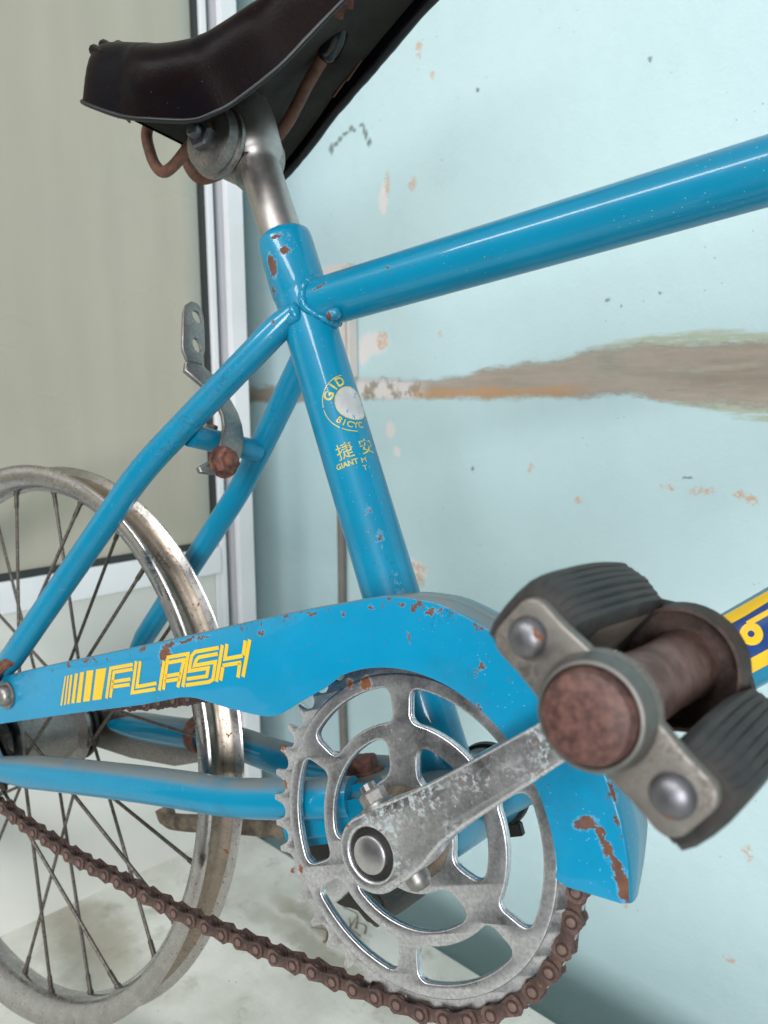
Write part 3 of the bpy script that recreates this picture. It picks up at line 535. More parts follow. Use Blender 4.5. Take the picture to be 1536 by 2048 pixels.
# hollow underside board, rolled edges
def under():
    n = len(nearE); V, F = [], []; K = 9
    for i in range(n):
        a, b = nearE[i], farE[i]; ac = b - a; t = (nearE[min(i + 1, n - 1)] - nearE[max(i - 1, 0)]).normalized(); u = t.cross(ac).normalized()
        if u.dot(LB) < 0: u = -u
        s = i / (n - 1)
        for k in range(K):
            f = 0.03 + .94 * k / (K - 1); V.append(a + ac * f + u * (0.0015 + 0.020 * math.sin(math.pi * f) ** .6 * min(1, s * 6, (1 - s) * 6)))
    for i in range(n - 1):
        for k in range(K - 1): F.append((i * K + k, i * K + k + 1, (i + 1) * K + k + 1, (i + 1) * K + k))
    return V, F
# carve the shell: replace its floor by the raised board, with a rolled welt along both edges
sub('underside_board', under(), MAT['under'], sad)
def welt(E, sc=1.0):
    n = len(E); rr = [0.0025 * sc * (1 + 0.03 * math.sin(i * 1.9) + .05 * math.sin(i * .7)) for i in range(n)]; return tube(E, rr, 12)
sub('edge_welt', welt(nearE, .55), MAT['vinyl_edge'], sad); sub('edge_welt', welt(farE, 1.25), MAT['vinyl_edge'], sad)
# pleats along the back edge
SV = saddle_shell()[0]
for k in range(5, 22, 2):
    a, b, c = SV[2 * 26 + k], SV[5 * 26 + k], SV[8 * 26 + k]
    sub('pleat', tube([a - LB * .0022, b - LB * .0012, c - LB * .0030], [.0022, .0034, .0016], 10), MAT['vinyl'], sad)
# rails
sub('rail', tube(spline([lev(-.215, -.022, .388), V3(-.087, -.0195, .441), V3(-.0905, -.0195, .4225), V3(-.0855, -.0195, .4075), V3(-.0760, -.0195, .4040), V3(-.0590, -.0195, .4075), V3(-.030, -.0195, .4150), V3(-.010, -.0190, .4290)], 7), .0036, 14), MAT['rail'], sad)
sub('rail', tube(spline([V3(-.090, .0195, .4560), V3(-.0965, .0195, .4380), V3(-.0905, .0195, .4210), V3(-.0780, .0195, .4140), V3(-.055, .0195, .4100), V3(-.018, .0195, .4080), V3(.013, .0190, .4245), V3(.036, .0185, .4360)], 7), .0038, 14), MAT['rail'], sad)
sub('rail_plug', tube(spline([V3(.027, .0185, .4300), V3(.033, .0185, .4335), V3(.040, .0180, .4380), V3(.046, .0175, .4430)], 4), [.0030, .0052, .0064, .0068, .0070, .0070, .0070, .0070, .0070, .0068, .0066, .0064, .006], 16), MAT['rubber_black'], sad)
def staple(p, d, u, s=1.0):
    q = []
    for k, h in enumerate((0, 1, .35, 1, 0)): q.append(p + d * (.004 * s * (k - 2)) + u * (.0055 * s * h))
    V = [x for x in q] + [x + Vector((.0007, .0007, 0)) for x in q]; b0 = [p + d * (.004 * s * (k - 2)) - u * .002 for k in range(5)]; V += b0
    F = [(k, k + 1, 5 + k + 1, 5 + k) for k in range(4)] + [(k, k + 1, 10 + k + 1, 10 + k) for k in range(4)]; return V, F
for E, i, sg in ((nearE, 52, .9), (farE, 36, 2.0), (farE, 14, 1.6), (nearE, 8, 1.4)):
    t = (E[i + 1] - E[i - 1]).normalized(); sub('tin_clip', staple(E[i] + LB * .004 + (farE[i] - nearE[i]) * (.10 if E is nearE else -.14), t, (LB * -.6 + (nearE[i] - farE[i]).normalized() * (-.6 if E is nearE else .6)).normalized(), sg), MAT['rust'] if sg < 1.5 else MAT['rail'], sad, 0)

# ---- rear wheel
half = [(-HW, RW), (-HW + .0010, RW + .0009), (-HW + .0022, RW - .0004), (-HW + .0030, RW - .0048), (-.0085, RW - .0080), (-.0062, RW - .0105), (-.0052, RW - .0125), (-.0030, RW - .0132)]
outp = half + [(0, RW - .0134)] + [(-a, b) for a, b in half[::-1]]
inn = [(HW + .0006, RW - .0012), (HW + .0004, RW - .0065), (HW - .0016, RW - .0120), (.0085, RW - .0158), (.0040, RW - .0178), (0, RW - .0184)]
rimp = outp + inn + [(-a, b) for a, b in inn[-2::-1]]
MAT['well'] = metal('rim_well', (0.29, 0.245, 0.20), 0.24, 0.20, speck=0.20, rust=0.09, tint=(0.12, 0.085, 0.06), tintamt=0.6, fine=140)
rim_me = mesh('wheel_rim', *lathe(rimp, 200, WC, closed=True), smooth=50); rim_me.materials.append(MAT['chrome']); rim_me.materials.append(MAT['well'])
for p_ in rim_me.polygons:
    c_ = p_.center - WC; rr_ = math.hypot(c_.x, c_.z)
    p_.material_index = 1 if (RW - .0136 < rr_ < RW - .003 and abs(c_.y) < HW - .0024 and p_.normal.x * c_.x + p_.normal.z * c_.z > -0.02 * rr_) else 0
rim = part('wheel_rim', rim_me)
# spokes: one mesh along z, placed by matrix
sp_me = mesh('spoke', *tube([(0, 0, 0), (0, 0, .5), (0, 0, 1)], .00125, 8)); sp_me.materials.append(MAT['spoke'])
ni_me = mesh('nipple', *lathe([(0, 0), (0, .0017), (.010, .0017), (.0105, .0023), (.0135, .0024), (.0135, 0)], 10, axis=(0, 0, 1))); ni_me.materials.append(MAT['spoke'])
for k in range(28):
    an = R(73.6 + (6.43 if k % 2 else -6.43) - 25.714 * (k // 2)); side = -1 if k % 2 else 1; tw = 1 if (k // 2) % 2 else -1
    nrm = Vector((math.cos(an), 0, math.sin(an))); a2 = an + tw * R(68)
    e1 = WC + nrm * (RW - .0165) + Vector((0, side * .0022, 0)); e0 = WC + Vector((math.cos(a2) * .0265, side * .0270, math.sin(a2) * .0265))
    d = e1 - e0; q = d.to_track_quat('Z', 'Y').to_matrix().to_4x4()
    o = link('spoke', sp_me, None, rim); o.matrix_local = Matrix.Translation(e0) @ q @ Matrix.Diagonal((1, 1, d.length, 1))
    o2 = link('nipple', ni_me, None, rim); o2.matrix_local = Matrix.Translation(e1 - d.normalized() * .0135) @ q
hub = part('rear_hub', mesh('rear_hub', *lathe([(-.034, .006), (-.034, .017), (-.0295, .0185), (-.0290, .0295), (-.0262, .0300), (-.0255, .0205), (-.020, .0190), (0, .0196), (.018, .0205), (.0215, .0220), (.0240, .0300), (.0270, .0300), (.0280, .0235), (.034, .0230), (.0385, .0215), (.040, .0150), (.048, .007), (.062, .005), (.062, 0)], 56, WC)), MAT['steel'])
link('hub_dust_cap', mesh('hub_dust_cap', *lathe([(.0340, .010), (.0345, .0255), (.0375, .0260), (.0385, .0240), (.0385, .010)], 48, WC)), MAT['dark'], hub)
part('axle', mesh('axle', *join(lathe([(-.070, 0), (-.070, .0046), (-.034, .0046)], 20, WC), hexp(.0085, .008, WC + Vector((0, -.0535, 0)), (0, -1, 0)))), MAT['steel'])
# brake arm and its clip on the far chain stay
ba = [(-.372, .090), (-.366, .104), (-.352, .110), (-.338, .104), (-.300, .088), (-.245, .0640), (-.222, .0530), (-.2195, .0460), (-.228, .0420), (-.262, .0430), (-.310, .0555), (-.350, .070), (-.366, .077)]
part('brake_arm', plate_mesh('brake_arm', ba, [], .0445, .0470, .0008), MAT['steel'])
cl = part('brake_arm_clip', mesh('brake_arm_clip', *lathe([(-.0055, .0122), (-.0055, .0140), (.0055, .0140), (.0055, .0122)], 36, (-.2235, .0440, .0605), (-.95, .20, .24), closed=True)), MAT['rust'])
link('clip_tab', bevbox('clip_tab', (-.2300, .0405, .0310), (-.2190, .0435, .0490), .0008), MAT['rust'], cl)
link('clip_screw', mesh('clip_screw', *join(lathe([(0, 0), (0, .0045), (.008, .0045), (.008, 0)], 6, (-.2200, .036, .0365), (.3, 1, 0)), tube([(-.212, .040, .0470), (-.2085, .040, .0400), (-.2095, .040, .0300)], .0032, 8)), smooth=25), MAT['dirty'], cl)

# ---- chain ring
NT, PH, YC = 40, 2.2124, 0.0426; RP = 0.0127 / (2 * math.sin(math.pi / NT)); DL = 2 * math.pi / NT
def sprocket(n, rp, ph, tip=.0031):
    d = 2 * math.pi / n; out = []
    for k in range(n):
        a = ph + k * d; rt_ = rp + tip * rng.uniform(.9, 1.03)
        for s in (-1, 1): out.append((rt_ * math.cos(a + s * .00125 / rt_), rt_ * math.sin(a + s * .00125 / rt_)))
        t = ph + (k + .5) * d; cx, cz = rp * math.cos(t), rp * math.sin(t)
        for b in np.linspace(72, -72, 9): out.append((cx + .0041 * math.cos(t + math.pi + R(b)), cz + .0041 * math.sin(t + math.pi + R(b))))
    return out
def rounded(poly, r, n=4):
    out = []; N_ = len(poly)
    for i in range(N_):
        p0, p1, p2 = (Vector(poly[i - 1]), Vector(poly[i]), Vector(poly[(i + 1) % N_])); a, b = p0 - p1, p2 - p1
        rr = min(r, a.length * .45, b.length * .45); A, B_ = p1 + a.normalized() * rr, p1 + b.normalized() * rr
        if abs(a.normalized().dot(b.normalized()) + 1) < .03: out.append(tuple(p1)); continue
        for k in range(n + 1):
            t = k / n; out.append(tuple(A * (1 - t) ** 2 + p1 * 2 * t * (1 - t) + B_ * t * t))
    return out
def sector(a0, a1, r0, r1, p0=0, p1=0, n=12, rad=.0035):
    """opening between two radii with rounded corners; p0/p1 lean its ends"""
    def P(r, t): return Vector((r * math.cos(R(t)), r * math.sin(R(t))))
    d1, d0 = math.degrees(rad / r1), math.degrees(rad / r0)
    def side(A, B_): return (B_ - A).normalized()
    C1, C2, C3, C4 = P(r1, a1), P(r0, a1 - p1), P(r0, a0 + p0), P(r1, a0)
    def bez(A, K, B_): return [tuple(A * (1 - t) ** 2 + K * 2 * t * (1 - t) + B_ * t * t) for t in np.linspace(0, 1, 6)]
    s1, s2 = side(C1, C2), side(C3, C4); rs = min(rad, (C1 - C2).length * .4)
    out = [tuple(P(r1, t)) for t in np.linspace(a0 + d1, a1 - d1, n)][:-1] + bez(P(r1, a1 - d1), C1, C1 + s1 * rs)
    out += bez(C2 - s1 * rs, C2, P(r0, a1 - p1 - d0)) + [tuple(P(r0, t)) for t in np.linspace(a1 - p1 - d0, a0 + p0 + d0, n)][1:-1] + bez(P(r0, a0 + p0 + d0), C3, C3 + s2 * rs)
    out += bez(C4 - s2 * rs, C4, P(r1, a0 + d1))[:-1]
    return out
OUTA = [15, 77, 135.5, 194, 252.3, 312]
outer_holes = [sector(OUTA[i] + 5.2, (OUTA + [375])[i + 1] - 5.2, .0502, .0664, 0, 0, 14, .0050) for i in range(6)]
inner_holes = [sector(89, 181, .0262, .0436, 6, 14, 14, .0065), sector(-38.5, 66, .0240, .0408, 0, 4, 14, .0065), sector(207, 301, .0275, .0436, 14, 4, 14, .0065)]
teeth = part('chainring', plate_mesh('chainring', sprocket(NT, RP, PH), outer_holes + inner_holes, -YC - .0013, -YC + .0011, .0004, 2), MAT['chainring'])
face = link('chainring_face', plate_mesh('chainring_face', circle(0, 0, .0728, 120), [[(q[0] * 1.0, q[1]) for q in h] for h in outer_holes + inner_holes], -YC - .0030, -YC - .0010, .0009, 3), MAT['chainring'], teeth)
part('crank_boss', mesh('crank_boss', *lathe([(-.040, .0185), (-.047, .0215), (-.050, .0190), (-.062, .0165), (-.062, .008)], 40)), MAT['dirty'])

# ---- chain
def link_plate(y0, y1, r=.0047, wst=.0027):
    pts = []
    for c, a0 in ((.00635, -1), (-.00635, 1)):
        for k in range(7):
            t = (-70 + 140 * k / 6); t = t if c > 0 else t + 180; pts.append((c + r * math.cos(R(t)), r * math.sin(R(t))))
        pts.append((0, wst if c > 0 else -wst))
    n = len(pts); V = [(q[0], y0, q[1]) for q in pts] + [(q[0], y1, q[1]) for q in pts]
    F = [tuple(range(n)), tuple(range(2 * n - 1, n - 1, -1))] + [(i, (i + 1) % n, n + (i + 1) % n, n + i) for i in range(n)]
    return V, F
def pins(y0, y1, r=.0021): return join(*[lathe([(y0, 0), (y0, r * .75), (y0 + .0003, r), (y1 - .0003, r), (y1, r * .75), (y1, 0)], 10, (c, 0, 0)) for c in (-.00635, .00635)])
def ringd(y): return join(*[lathe([(y - .0001, .0030), (y - .00028, .0028), (y - .00028, .0026), (y, .0024)], 14, (c, 0, 0)) for c in (-.00635, .00635)])
ol_me = mesh('outer_link', *join(link_plate(-.0037, -.0027), link_plate(.0027, .0037), pins(-.0044, .0044)), smooth=35); ol_me.materials.append(MAT['chain'])
il_me = mesh('inner_link', *join(link_plate(-.0026, -.0016, .0045, .0027), link_plate(.0016, .0026, .0045, .0027), *[lathe([(-.0016, .0039), (.0016, .0039)], 14, (c, 0, 0)) for c in (-.00635, .00635)]), smooth=35); il_me.materials.append(MAT['chain'])
seat_pts = [(RP * math.cos(PH + (k + .5) * DL), RP * math.sin(PH + (k + .5) * DL)) for k in range(13, 37)]
low = [(-.0552, -.0688), (-.0669, -.0653), (-.0776, -.0614), (-.0912, -.0577), (-.1032, -.0540), (-.1154, -.0496), (-.1261, -.0460), (-.1383, -.0422), (-.15, -.0382), (-.1617, -.0341), (-.1741, -.0298), (-.1848, -.0255), (-.1966, -.0206), (-.2074, -.0161), (-.2181, -.0115), (-.2282, -.0072), (-.2406, -.0024), (-.2538, .0027), (-.2643, .0073), (-.2754, .0126), (-.2964, .0235), (-.3175, .0339), (-.337, .0470)]
rc = .0366
cogp = [(WC.x + rc * math.cos(R(t)), WC.z + rc * math.sin(R(t))) for t in np.linspace(-112, -262, 12)]
up = [(-.330, .1215), (-.25, .1040), (-.20, .0945), (-.17, .0895), (-.145, .0868), (-.12, .0850), (-.09, .0838), (-.06, .0832), (-.03, .0822)]
path = spline([V3(a, 0, b) for a, b in (low[::-1])], 6)
tail = spline([V3(a, 0, b) for a, b in low[-1:] + cogp + up + [seat_pts[-1]]], 6)
def walk(P, start, step=.0127):
    """points a chord apart along a polyline"""
    out = [start]; i = 0; cur = start
    while i < len(P) - 1:
        a, b = P[i], P[i + 1]
        if (b - cur).length < step: i += 1; continue
        lo_, hi_ = 0.0, 1.0
        for _ in range(30):
            mid = (lo_ + hi_) / 2
            if (a.lerp(b, mid) - cur).length < step: lo_ = mid
            else: hi_ = mid
        cur = a.lerp(b, hi_); out.append(cur); P = P[:i] + [cur] + P[i + 1:]
    return out
ringP = [V3(a, 0, b) for a, b in seat_pts]
lowP = walk([ringP[0]] + path[::-1], ringP[0])
tailP = walk([lowP[-1]] + [q for q in tail if True], lowP[-1])
nodes = ringP[::-1] + lowP[1:] + tailP[1:]
chain_me = mesh('chain', *join(*[lathe([(-.0015, .0036), (.0015, .0036)], 8, q + Vector((0, -YC, 0))) for q in nodes])); chain = part('chain', chain_me, MAT['chain'])
for i in range(len(nodes) - 1):
    a, b = nodes[i], nodes[i + 1]; d = (b - a).normalized(); c = (a + b) / 2 + Vector((0, -YC, 0))
    outer = i % 2 == 0
    o = link('outer_link' if outer else 'inner_link', ol_me if outer else il_me, None, chain)
    x = d; z = Vector((0, 1, 0)).cross(x) * -1; mt = Matrix((x, Vector((0, 1, 0)), x.cross(Vector((0, 1, 0))))).transposed().to_4x4()
    o.matrix_local = Matrix.Translation(c) @ mt
part('rear_sprocket', plate_mesh('rear_sprocket', [(WC.x + a, WC.z + b) for a, b in sprocket(18, rc, .1)], [circle(WC.x, WC.z, .018, 24)], -YC - .0012, -YC + .0012, .0003), MAT['dark'])

# ---- cottered cranks
CA = R(19.0); cu = Vector((math.cos(CA), 0, math.sin(CA))); cv = Vector((-math.sin(CA), 0, math.cos(CA)))
def crank_outline():
    P = []
    for t in np.linspace(75, 285, 22): P.append((.0168 * math.cos(R(t)), .0168 * math.sin(R(t))))
    P += [(.012, -.0162), (.022, -.0150), (.029, -.0128), (.036, -.0110), (.050, -.0098), (.100, -.0084), (.145, -.0079)]
    for t in np.linspace(-80, 80, 14): P.append((.165 + .0112 * math.cos(R(t)), .0112 * math.sin(R(t))))
    P += [(.145, .0079), (.100, .0085), (.050, .0112), (.030, .0132), (.014, .0160)]
    return P
def crank(sgn):
    def mp(c):
        x, y, z = c.x, c.y, c.z; f = max(0, min(1, (x - .02) / .13)); yy = y * (1 - .22 * f)     # thinner towards the pedal
        q = cu * x + cv * z
        if sgn > 0: q = -q
        return Vector((q.x, sgn * (.0615 + yy + .002 * f), q.z))
    return plate_mesh('crank_arm', crank_outline(), [circle(0, 0, .0113, 32)], 0, .0142, .0016, 3, map3=mp)
cr_r = part('crank_arm', crank(-1), MAT['crank']); cr_l = part('crank_arm', crank(1), MAT['crank'])
link('cotter_nut', mesh('cotter_nut', *join(hexp(.0062, .0065, cu * .0100 + cv * .0165 + Vector((0, -.0680, 0)), cv), lathe([(-.001, 0), (-.001, .0080), (.001, .0080), (.001, 0)], 18, cu * .0100 + cv * .0160 + Vector((0, -.0680, 0)), cv), lathe([(.006, .0038), (.0095, .0036), (.010, 0)], 12, cu * .0100 + cv * .0165 + Vector((0, -.0680, 0)), cv)), smooth=25), MAT['steel'], cr_r)
link('cotter_pin', mesh('cotter_pin', *lathe([(-.004, .0054), (.002, .0054), (.0042, .0048), (.0056, .0030), (.006, 0)], 20, cu * .0110 - cv * .0168 + Vector((0, -.0680, 0)), -cv)), MAT['steel'], cr_r)
part('bottom_bracket_axle', mesh('bottom_bracket_axle', *join(lathe([(-.0770, 0), (-.0770, .0070), (-.0764, .0081), (-.0755, .0084), (.0755, .0084), (.077, .007), (.077, 0)], 40))), metal('axle_steel', (0.56, 0.55, 0.56), 0.28, 0.1, fine=700, speck=0.02))
part('axle_grease', mesh('axle_grease', *lathe([(-.0738, .0080), (-.0735, .0118)], 36)), MAT['dark']); part('axle_grease', mesh('axle_grease', *lathe([(.0735, .0080), (.0735, .0118)], 36)), MAT['dark'])

# ---- pedals
def pedal(cx, cz, ang, sgn, yo, yi, wear=True):
    pu = Vector((math.cos(R(ang)), 0, math.sin(R(ang)))); pv = Vector((-math.sin(R(ang)), 0, math.cos(R(ang)))); c = Vector((cx, 0, cz))
    def L(u, v, y): return c + pu * u + pv * v + Vector((0, sgn * y, 0))
    def outline(hw, e, cr_):
        q_ = .0055; Q = lambda cx_, cz_, a_, b_: [(cx_ + q_ * math.cos(R(t)), cz_ + q_ * math.sin(R(t))) for t in np.linspace(a_, b_, 6)]
        P = Q(-e + q_, -hw + q_, 180, 270) + [(-.021, -hw * .98)] + [(cr_ * math.cos(R(t)), cr_ * math.sin(R(t))) for t in np.linspace(-140, -40, 9)] + [(.021, -hw * .98)]
        P += Q(e - q_, -hw + q_, 270, 360) + Q(e - q_, hw - q_, 0, 90) + [(.021, hw * .98)] + [(cr_ * math.cos(R(t)), cr_ * math.sin(R(t))) for t in np.linspace(40, 140, 9)] + [(-.021, hw * .98)] + Q(-e + q_, hw - q_, 90, 180)
        return P
    root = part('pedal', plate_mesh('pedal', outline(.0098, .0335, .0158), [], yo - .0045, yo, .0012, 3, map3=lambda q: L(q.x, q.z, q.y)), MAT['pedal_plate'])
    def subm(n, me, m): return link(n, me, m, root)
    subm('inner_plate', plate_mesh('inner_plate', outline(.0100, .0335, .0205), [], yi, yi + .0025, .0006, 2, map3=lambda q: L(q.x, q.z, q.y)), MAT['dark'])
    subm('inner_cup', mesh('inner_cup', *lathe([(0, .0208), (.011, .0200), (.0112, .0188), (.0015, .0186), (.0015, .0)], 40, L(0, 0, yi + .002), (0, sgn, 0))), rusty('pedal_cup', (0.022, .014, .011), (.075, .045, .036), 160, .55, metallic=.3))
    subm('spindle_tube', mesh('spindle_tube', *lathe([(0, .0118), (.03, .0106), (yo - yi - .004, .0112)], 32, L(0, 0, yi + .002), (0, sgn, 0))), rusty('spindle_rust', (.10, .055, .045), (.24, .14, .12), 90, .5, bamt=.15))
    subm('collar', mesh('collar', *lathe([(-.001, .0154), (.0012, .0152), (.0040, .0143), (.0052, .0136), (.0054, .0128), (.0040, .0121)], 44, L(0, 0, yo), (0, sgn, 0))), metal('collar_steel', (0.25, 0.245, 0.23), 0.45, 0.15, fine=260))
    subm('dust_cap', mesh('dust_cap', *lathe([(-.003, .0123), (.0015, .0123), (.0030, .0120), (.0052, .0112), (.0064, .0088), (.0069, .0050), (.0070, 0)], 44, L(0, 0, yo + .0035), (0, sgn, 0))), MAT['rust_cap'])
    for e in (-1, 1):
        subm('rivet', mesh('rivet', *lathe([(-.0005, .0056), (.0006, .0056), (.0019, .0050), (.0030, .0035), (.0036, .0015), (.0037, 0)], 28, L(e * .0254, 0, yo), (0, sgn, 0))), MAT['rivet'])
        # rubber block: ribbed section, bulging in the middle of its length
        ny = 22; prof = []
        nv = 12
        sec = []
        for k in range(nv): sec.append((0, -1 + 2 * k / (nv - 1), 'in'))
        V, F = [], []; secs = []
        for j in range(ny):
            f = j / (ny - 1); y = (yi + .0025) + (yo - .0045 - yi - .0025) * f
            bl = math.sin(math.pi * f) ** .75; hv = .0122 + .0036 * bl; uo = .0372 + .0006 * bl; ui = .0165 - .0012 * bl
            if j in (0, ny - 1): hv -= .0014; uo -= .0014
            ring = []
            # inner side facing the spindle, tread side +v with ridges, outer side, tread side -v
            for k in range(6): ring.append((ui + .0012, -hv * .62 + hv * 1.24 * k / 5))
            nr = 7; depth = .00036 * max(0, min(1, (bl - .45) * 3))
            for k in range(nr):
                a = ui + .003 + (uo - ui - .004) * k / nr; b = ui + .003 + (uo - ui - .004) * (k + .72) / nr; h1 = hv * (1 - .10 * abs(k - 3) / 3)
                ring += [(a, h1 - depth), (a + .0004, h1), (b, h1), (b + .0004, h1 - depth)]
            for k in range(4): ring.append((uo + .0006 * (k in (1, 2)), hv * .62 - hv * 1.24 * k / 3))
            for k in range(nr - 1, -1, -1):
                a = ui + .003 + (uo - ui - .004) * k / nr; b = ui + .003 + (uo - ui - .004) * (k + .72) / nr; h1 = hv * (1 - .10 * abs(k - 3) / 3)
                ring += [(b + .0004, -h1 + depth), (b, -h1), (a + .0004, -h1), (a, -h1 + depth)]
            secs.append(len(ring)); V += [L(e * q[0], q[1], y) for q in ring]
        n = secs[0]
        for j in range(ny - 1):
            for k in range(n): l = (k + 1) % n; F.append((j * n + k, j * n + l, (j + 1) * n + l, (j + 1) * n + k))
        F.append(tuple(range(n))); F.append(tuple((ny - 1) * n + k for k in range(n)))
        mats = [1 if (k % n) < 5 and 4 < k // n < 17 else 0 for k in range((ny - 1) * n)] + [0, 0]
        me = mesh('rubber_block', V, F, smooth=28, mats=mats); me.materials.append(MAT['rubber']); me.materials.append(MAT['rubber_side']); link('rubber_block', me, None, root)
    return root
pr_ = pedal(.1553, .0520, -60.2, -1, .1630, .0790); pr_['label'] = 'near pedal with rust red dust cap, close to the viewer'
pl_ = pedal(-.1560, -.0537, 128.0, 1, .1630, .0790)

# ---- chain guard: outer sheet with a rim turned inwards
GY = .0560
ridge = [(-.400, .1375), (-.33, .1335), (-.2782, .1302), (-.2286, .1268), (-.1711, .1221), (-.1108, .1175), (-.0749, .1149), (-.0533, .1134), (-.0195, .1106), (.0065, .1078), (.0171, .1068), (.031, .1043), (.0435, .1000), (.0535, .0953), (.0640, .0875), (.0736, .0792)]
for t in np.linspace(42, -17.5, 13): r = .1078 - .0022 * (42 - t) / 60; ridge.append((r * math.cos(R(t)), r * math.sin(R(t))))
ridge = [(q.x, q.z) for q in spline([V3(a, 0, b) for a, b in ridge], 3)]
low_e = [(.0973, -.0317), (.0866, -.0279), (.0775, -.0247), (.0740, -.0222), (.0732, -.0205)]
for t in np.linspace(-13, 96, 30): low_e.append((.0769 * math.cos(R(t)), .0769 * math.sin(R(t))))
low_e += [(-.0194, .0728), (-.0368, .0692), (-.0460, .0668), (-.0519, .0656), (-.0570, .0653), (-.0617, .0658), (-.0722, .0691), (-.0874, .0745), (-.1034, .0813), (-.1095, .0838), (-.1152, .0854), (-.1220, .0866), (-.1556, .0884), (-.2259, .0951), (-.3037, .1016), (-.385, .1085), (-.398, .1135), (-.404, .1230)]
MAT['guard'] = paint('blue_enamel_chain_guard', random_chips=0.008, ridge=True, dust=0.0, base=(0.0, 0.222, 0.400),
    chips=[(.0925, -GY, -.0015, .0050, .003, .0024), (.0975, -GY, -.0065, .0016, .003, .0048), (.0985, -GY, -.0120, .0016, .003, .0050), (.1000, -GY, -.0180, .0021, .003, .0040), (.1005, -GY, -.0255, .0028, .003, .0060), (.1120, -.045, .0, .004, .004, .004), (.0595, -GY, .0500, .0012), (.0625, -GY, .0640, .0010), (.0660, -GY, .0660, .0016), (.034, -GY, .0850, .0006, .003, .0030), (.0180, -GY, .1030, .0014, .003, .0010), (.035, -GY, .1000, .0014, .003, .0010), (.0480, -GY, .0935, .0026, .003, .0016), (.0530, -GY, .0925, .0016, .003, .0010), (-.0535, -GY, .1065, .0026, .003, .0010), (.0010, -GY, .1035, .0012), (-.1275, -.0562, .1120, .0050, .003, .0030), (-.1300, -.0562, .1060, .0022, .003, .0028), (-.1080, -GY, .1150, .0066, .003, .0012), (-.0950, -GY, .1140, .0050, .003, .0008), (-.1230, -GY, .1160, .006, .003, .0016)],
    rubs=[(.057, -GY, .0895, .012, .006, .004)])
gm = plate_mesh('chain_guard', ridge + low_e, [], -GY, -GY + .0011, .0004, 2)
guard = part('chain_guard', gm, MAT['guard'])
# turned rim, rounded over the ridge
V, F = [], []; prof = [(0.0, -.0004), (.0006, .0004), (.0018, .0008), (.013, .0009), (.0265, .0007)]
n = len(ridge)
for i, q in enumerate(ridge):
    a, b = ridge[max(i - 1, 0)], ridge[min(i + 1, n - 1)]; t = Vector((b[0] - a[0], b[1] - a[1])).normalized(); nr = Vector((-t.y, t.x)) 
    fe = min(1, (n - 1 - i) / 7.0)
    for k, (dy, dn) in enumerate(prof):
        dyy = dy if k < 3 else .0018 + (dy - .0018) * (0.25 + .75 * fe)
        V.append((q[0] + nr.x * dn, -GY + dyy, q[1] + nr.y * dn))
for i in range(n - 1):
    for k in range(len(prof) - 1): F.append((i * 5 + k, i * 5 + k + 1, (i + 1) * 5 + k + 1, (i + 1) * 5 + k))
me = mesh('guard_rim', V, F, smooth=60); MAT['guard_rim'] = paint('blue_enamel_guard_rim', random_chips=0.035, dust=1.0, chips=[(.1105, -.045, -.0035, .0022, .0030, .0045), (.106, -.0555, .0085, .002, .003, .004)])
gr = link('guard_rim', me, MAT['guard_rim'], guard)
sol = gr.modifiers.new('thick', 'SOLIDIFY'); sol.thickness = .0010; sol.offset = -1
link('guard_bolt', mesh('guard_bolt', *join(lathe([(0, 0), (0, .0092), (.0012, .0092), (.0014, 0)], 24, (-.289, -GY - .0002, .1185), (0, -1, 0)), lathe([(0, .0070), (.0030, .0068), (.0050, .0050), (.0058, .0022), (.0058, 0)], 24, (-.289, -GY - .0012, .1185), (0, -1, 0)))), MAT['steel'], guard)
link('guard_clip', mesh('guard_clip', *tube(spline([(-.296, -.0590, .1300), (-.288, -.0625, .1335), (-.279, -.0610, .1375), (-.276, -.054, .1395)], 5), [.0035] * 16, 8)), MAT['rust'], guard)
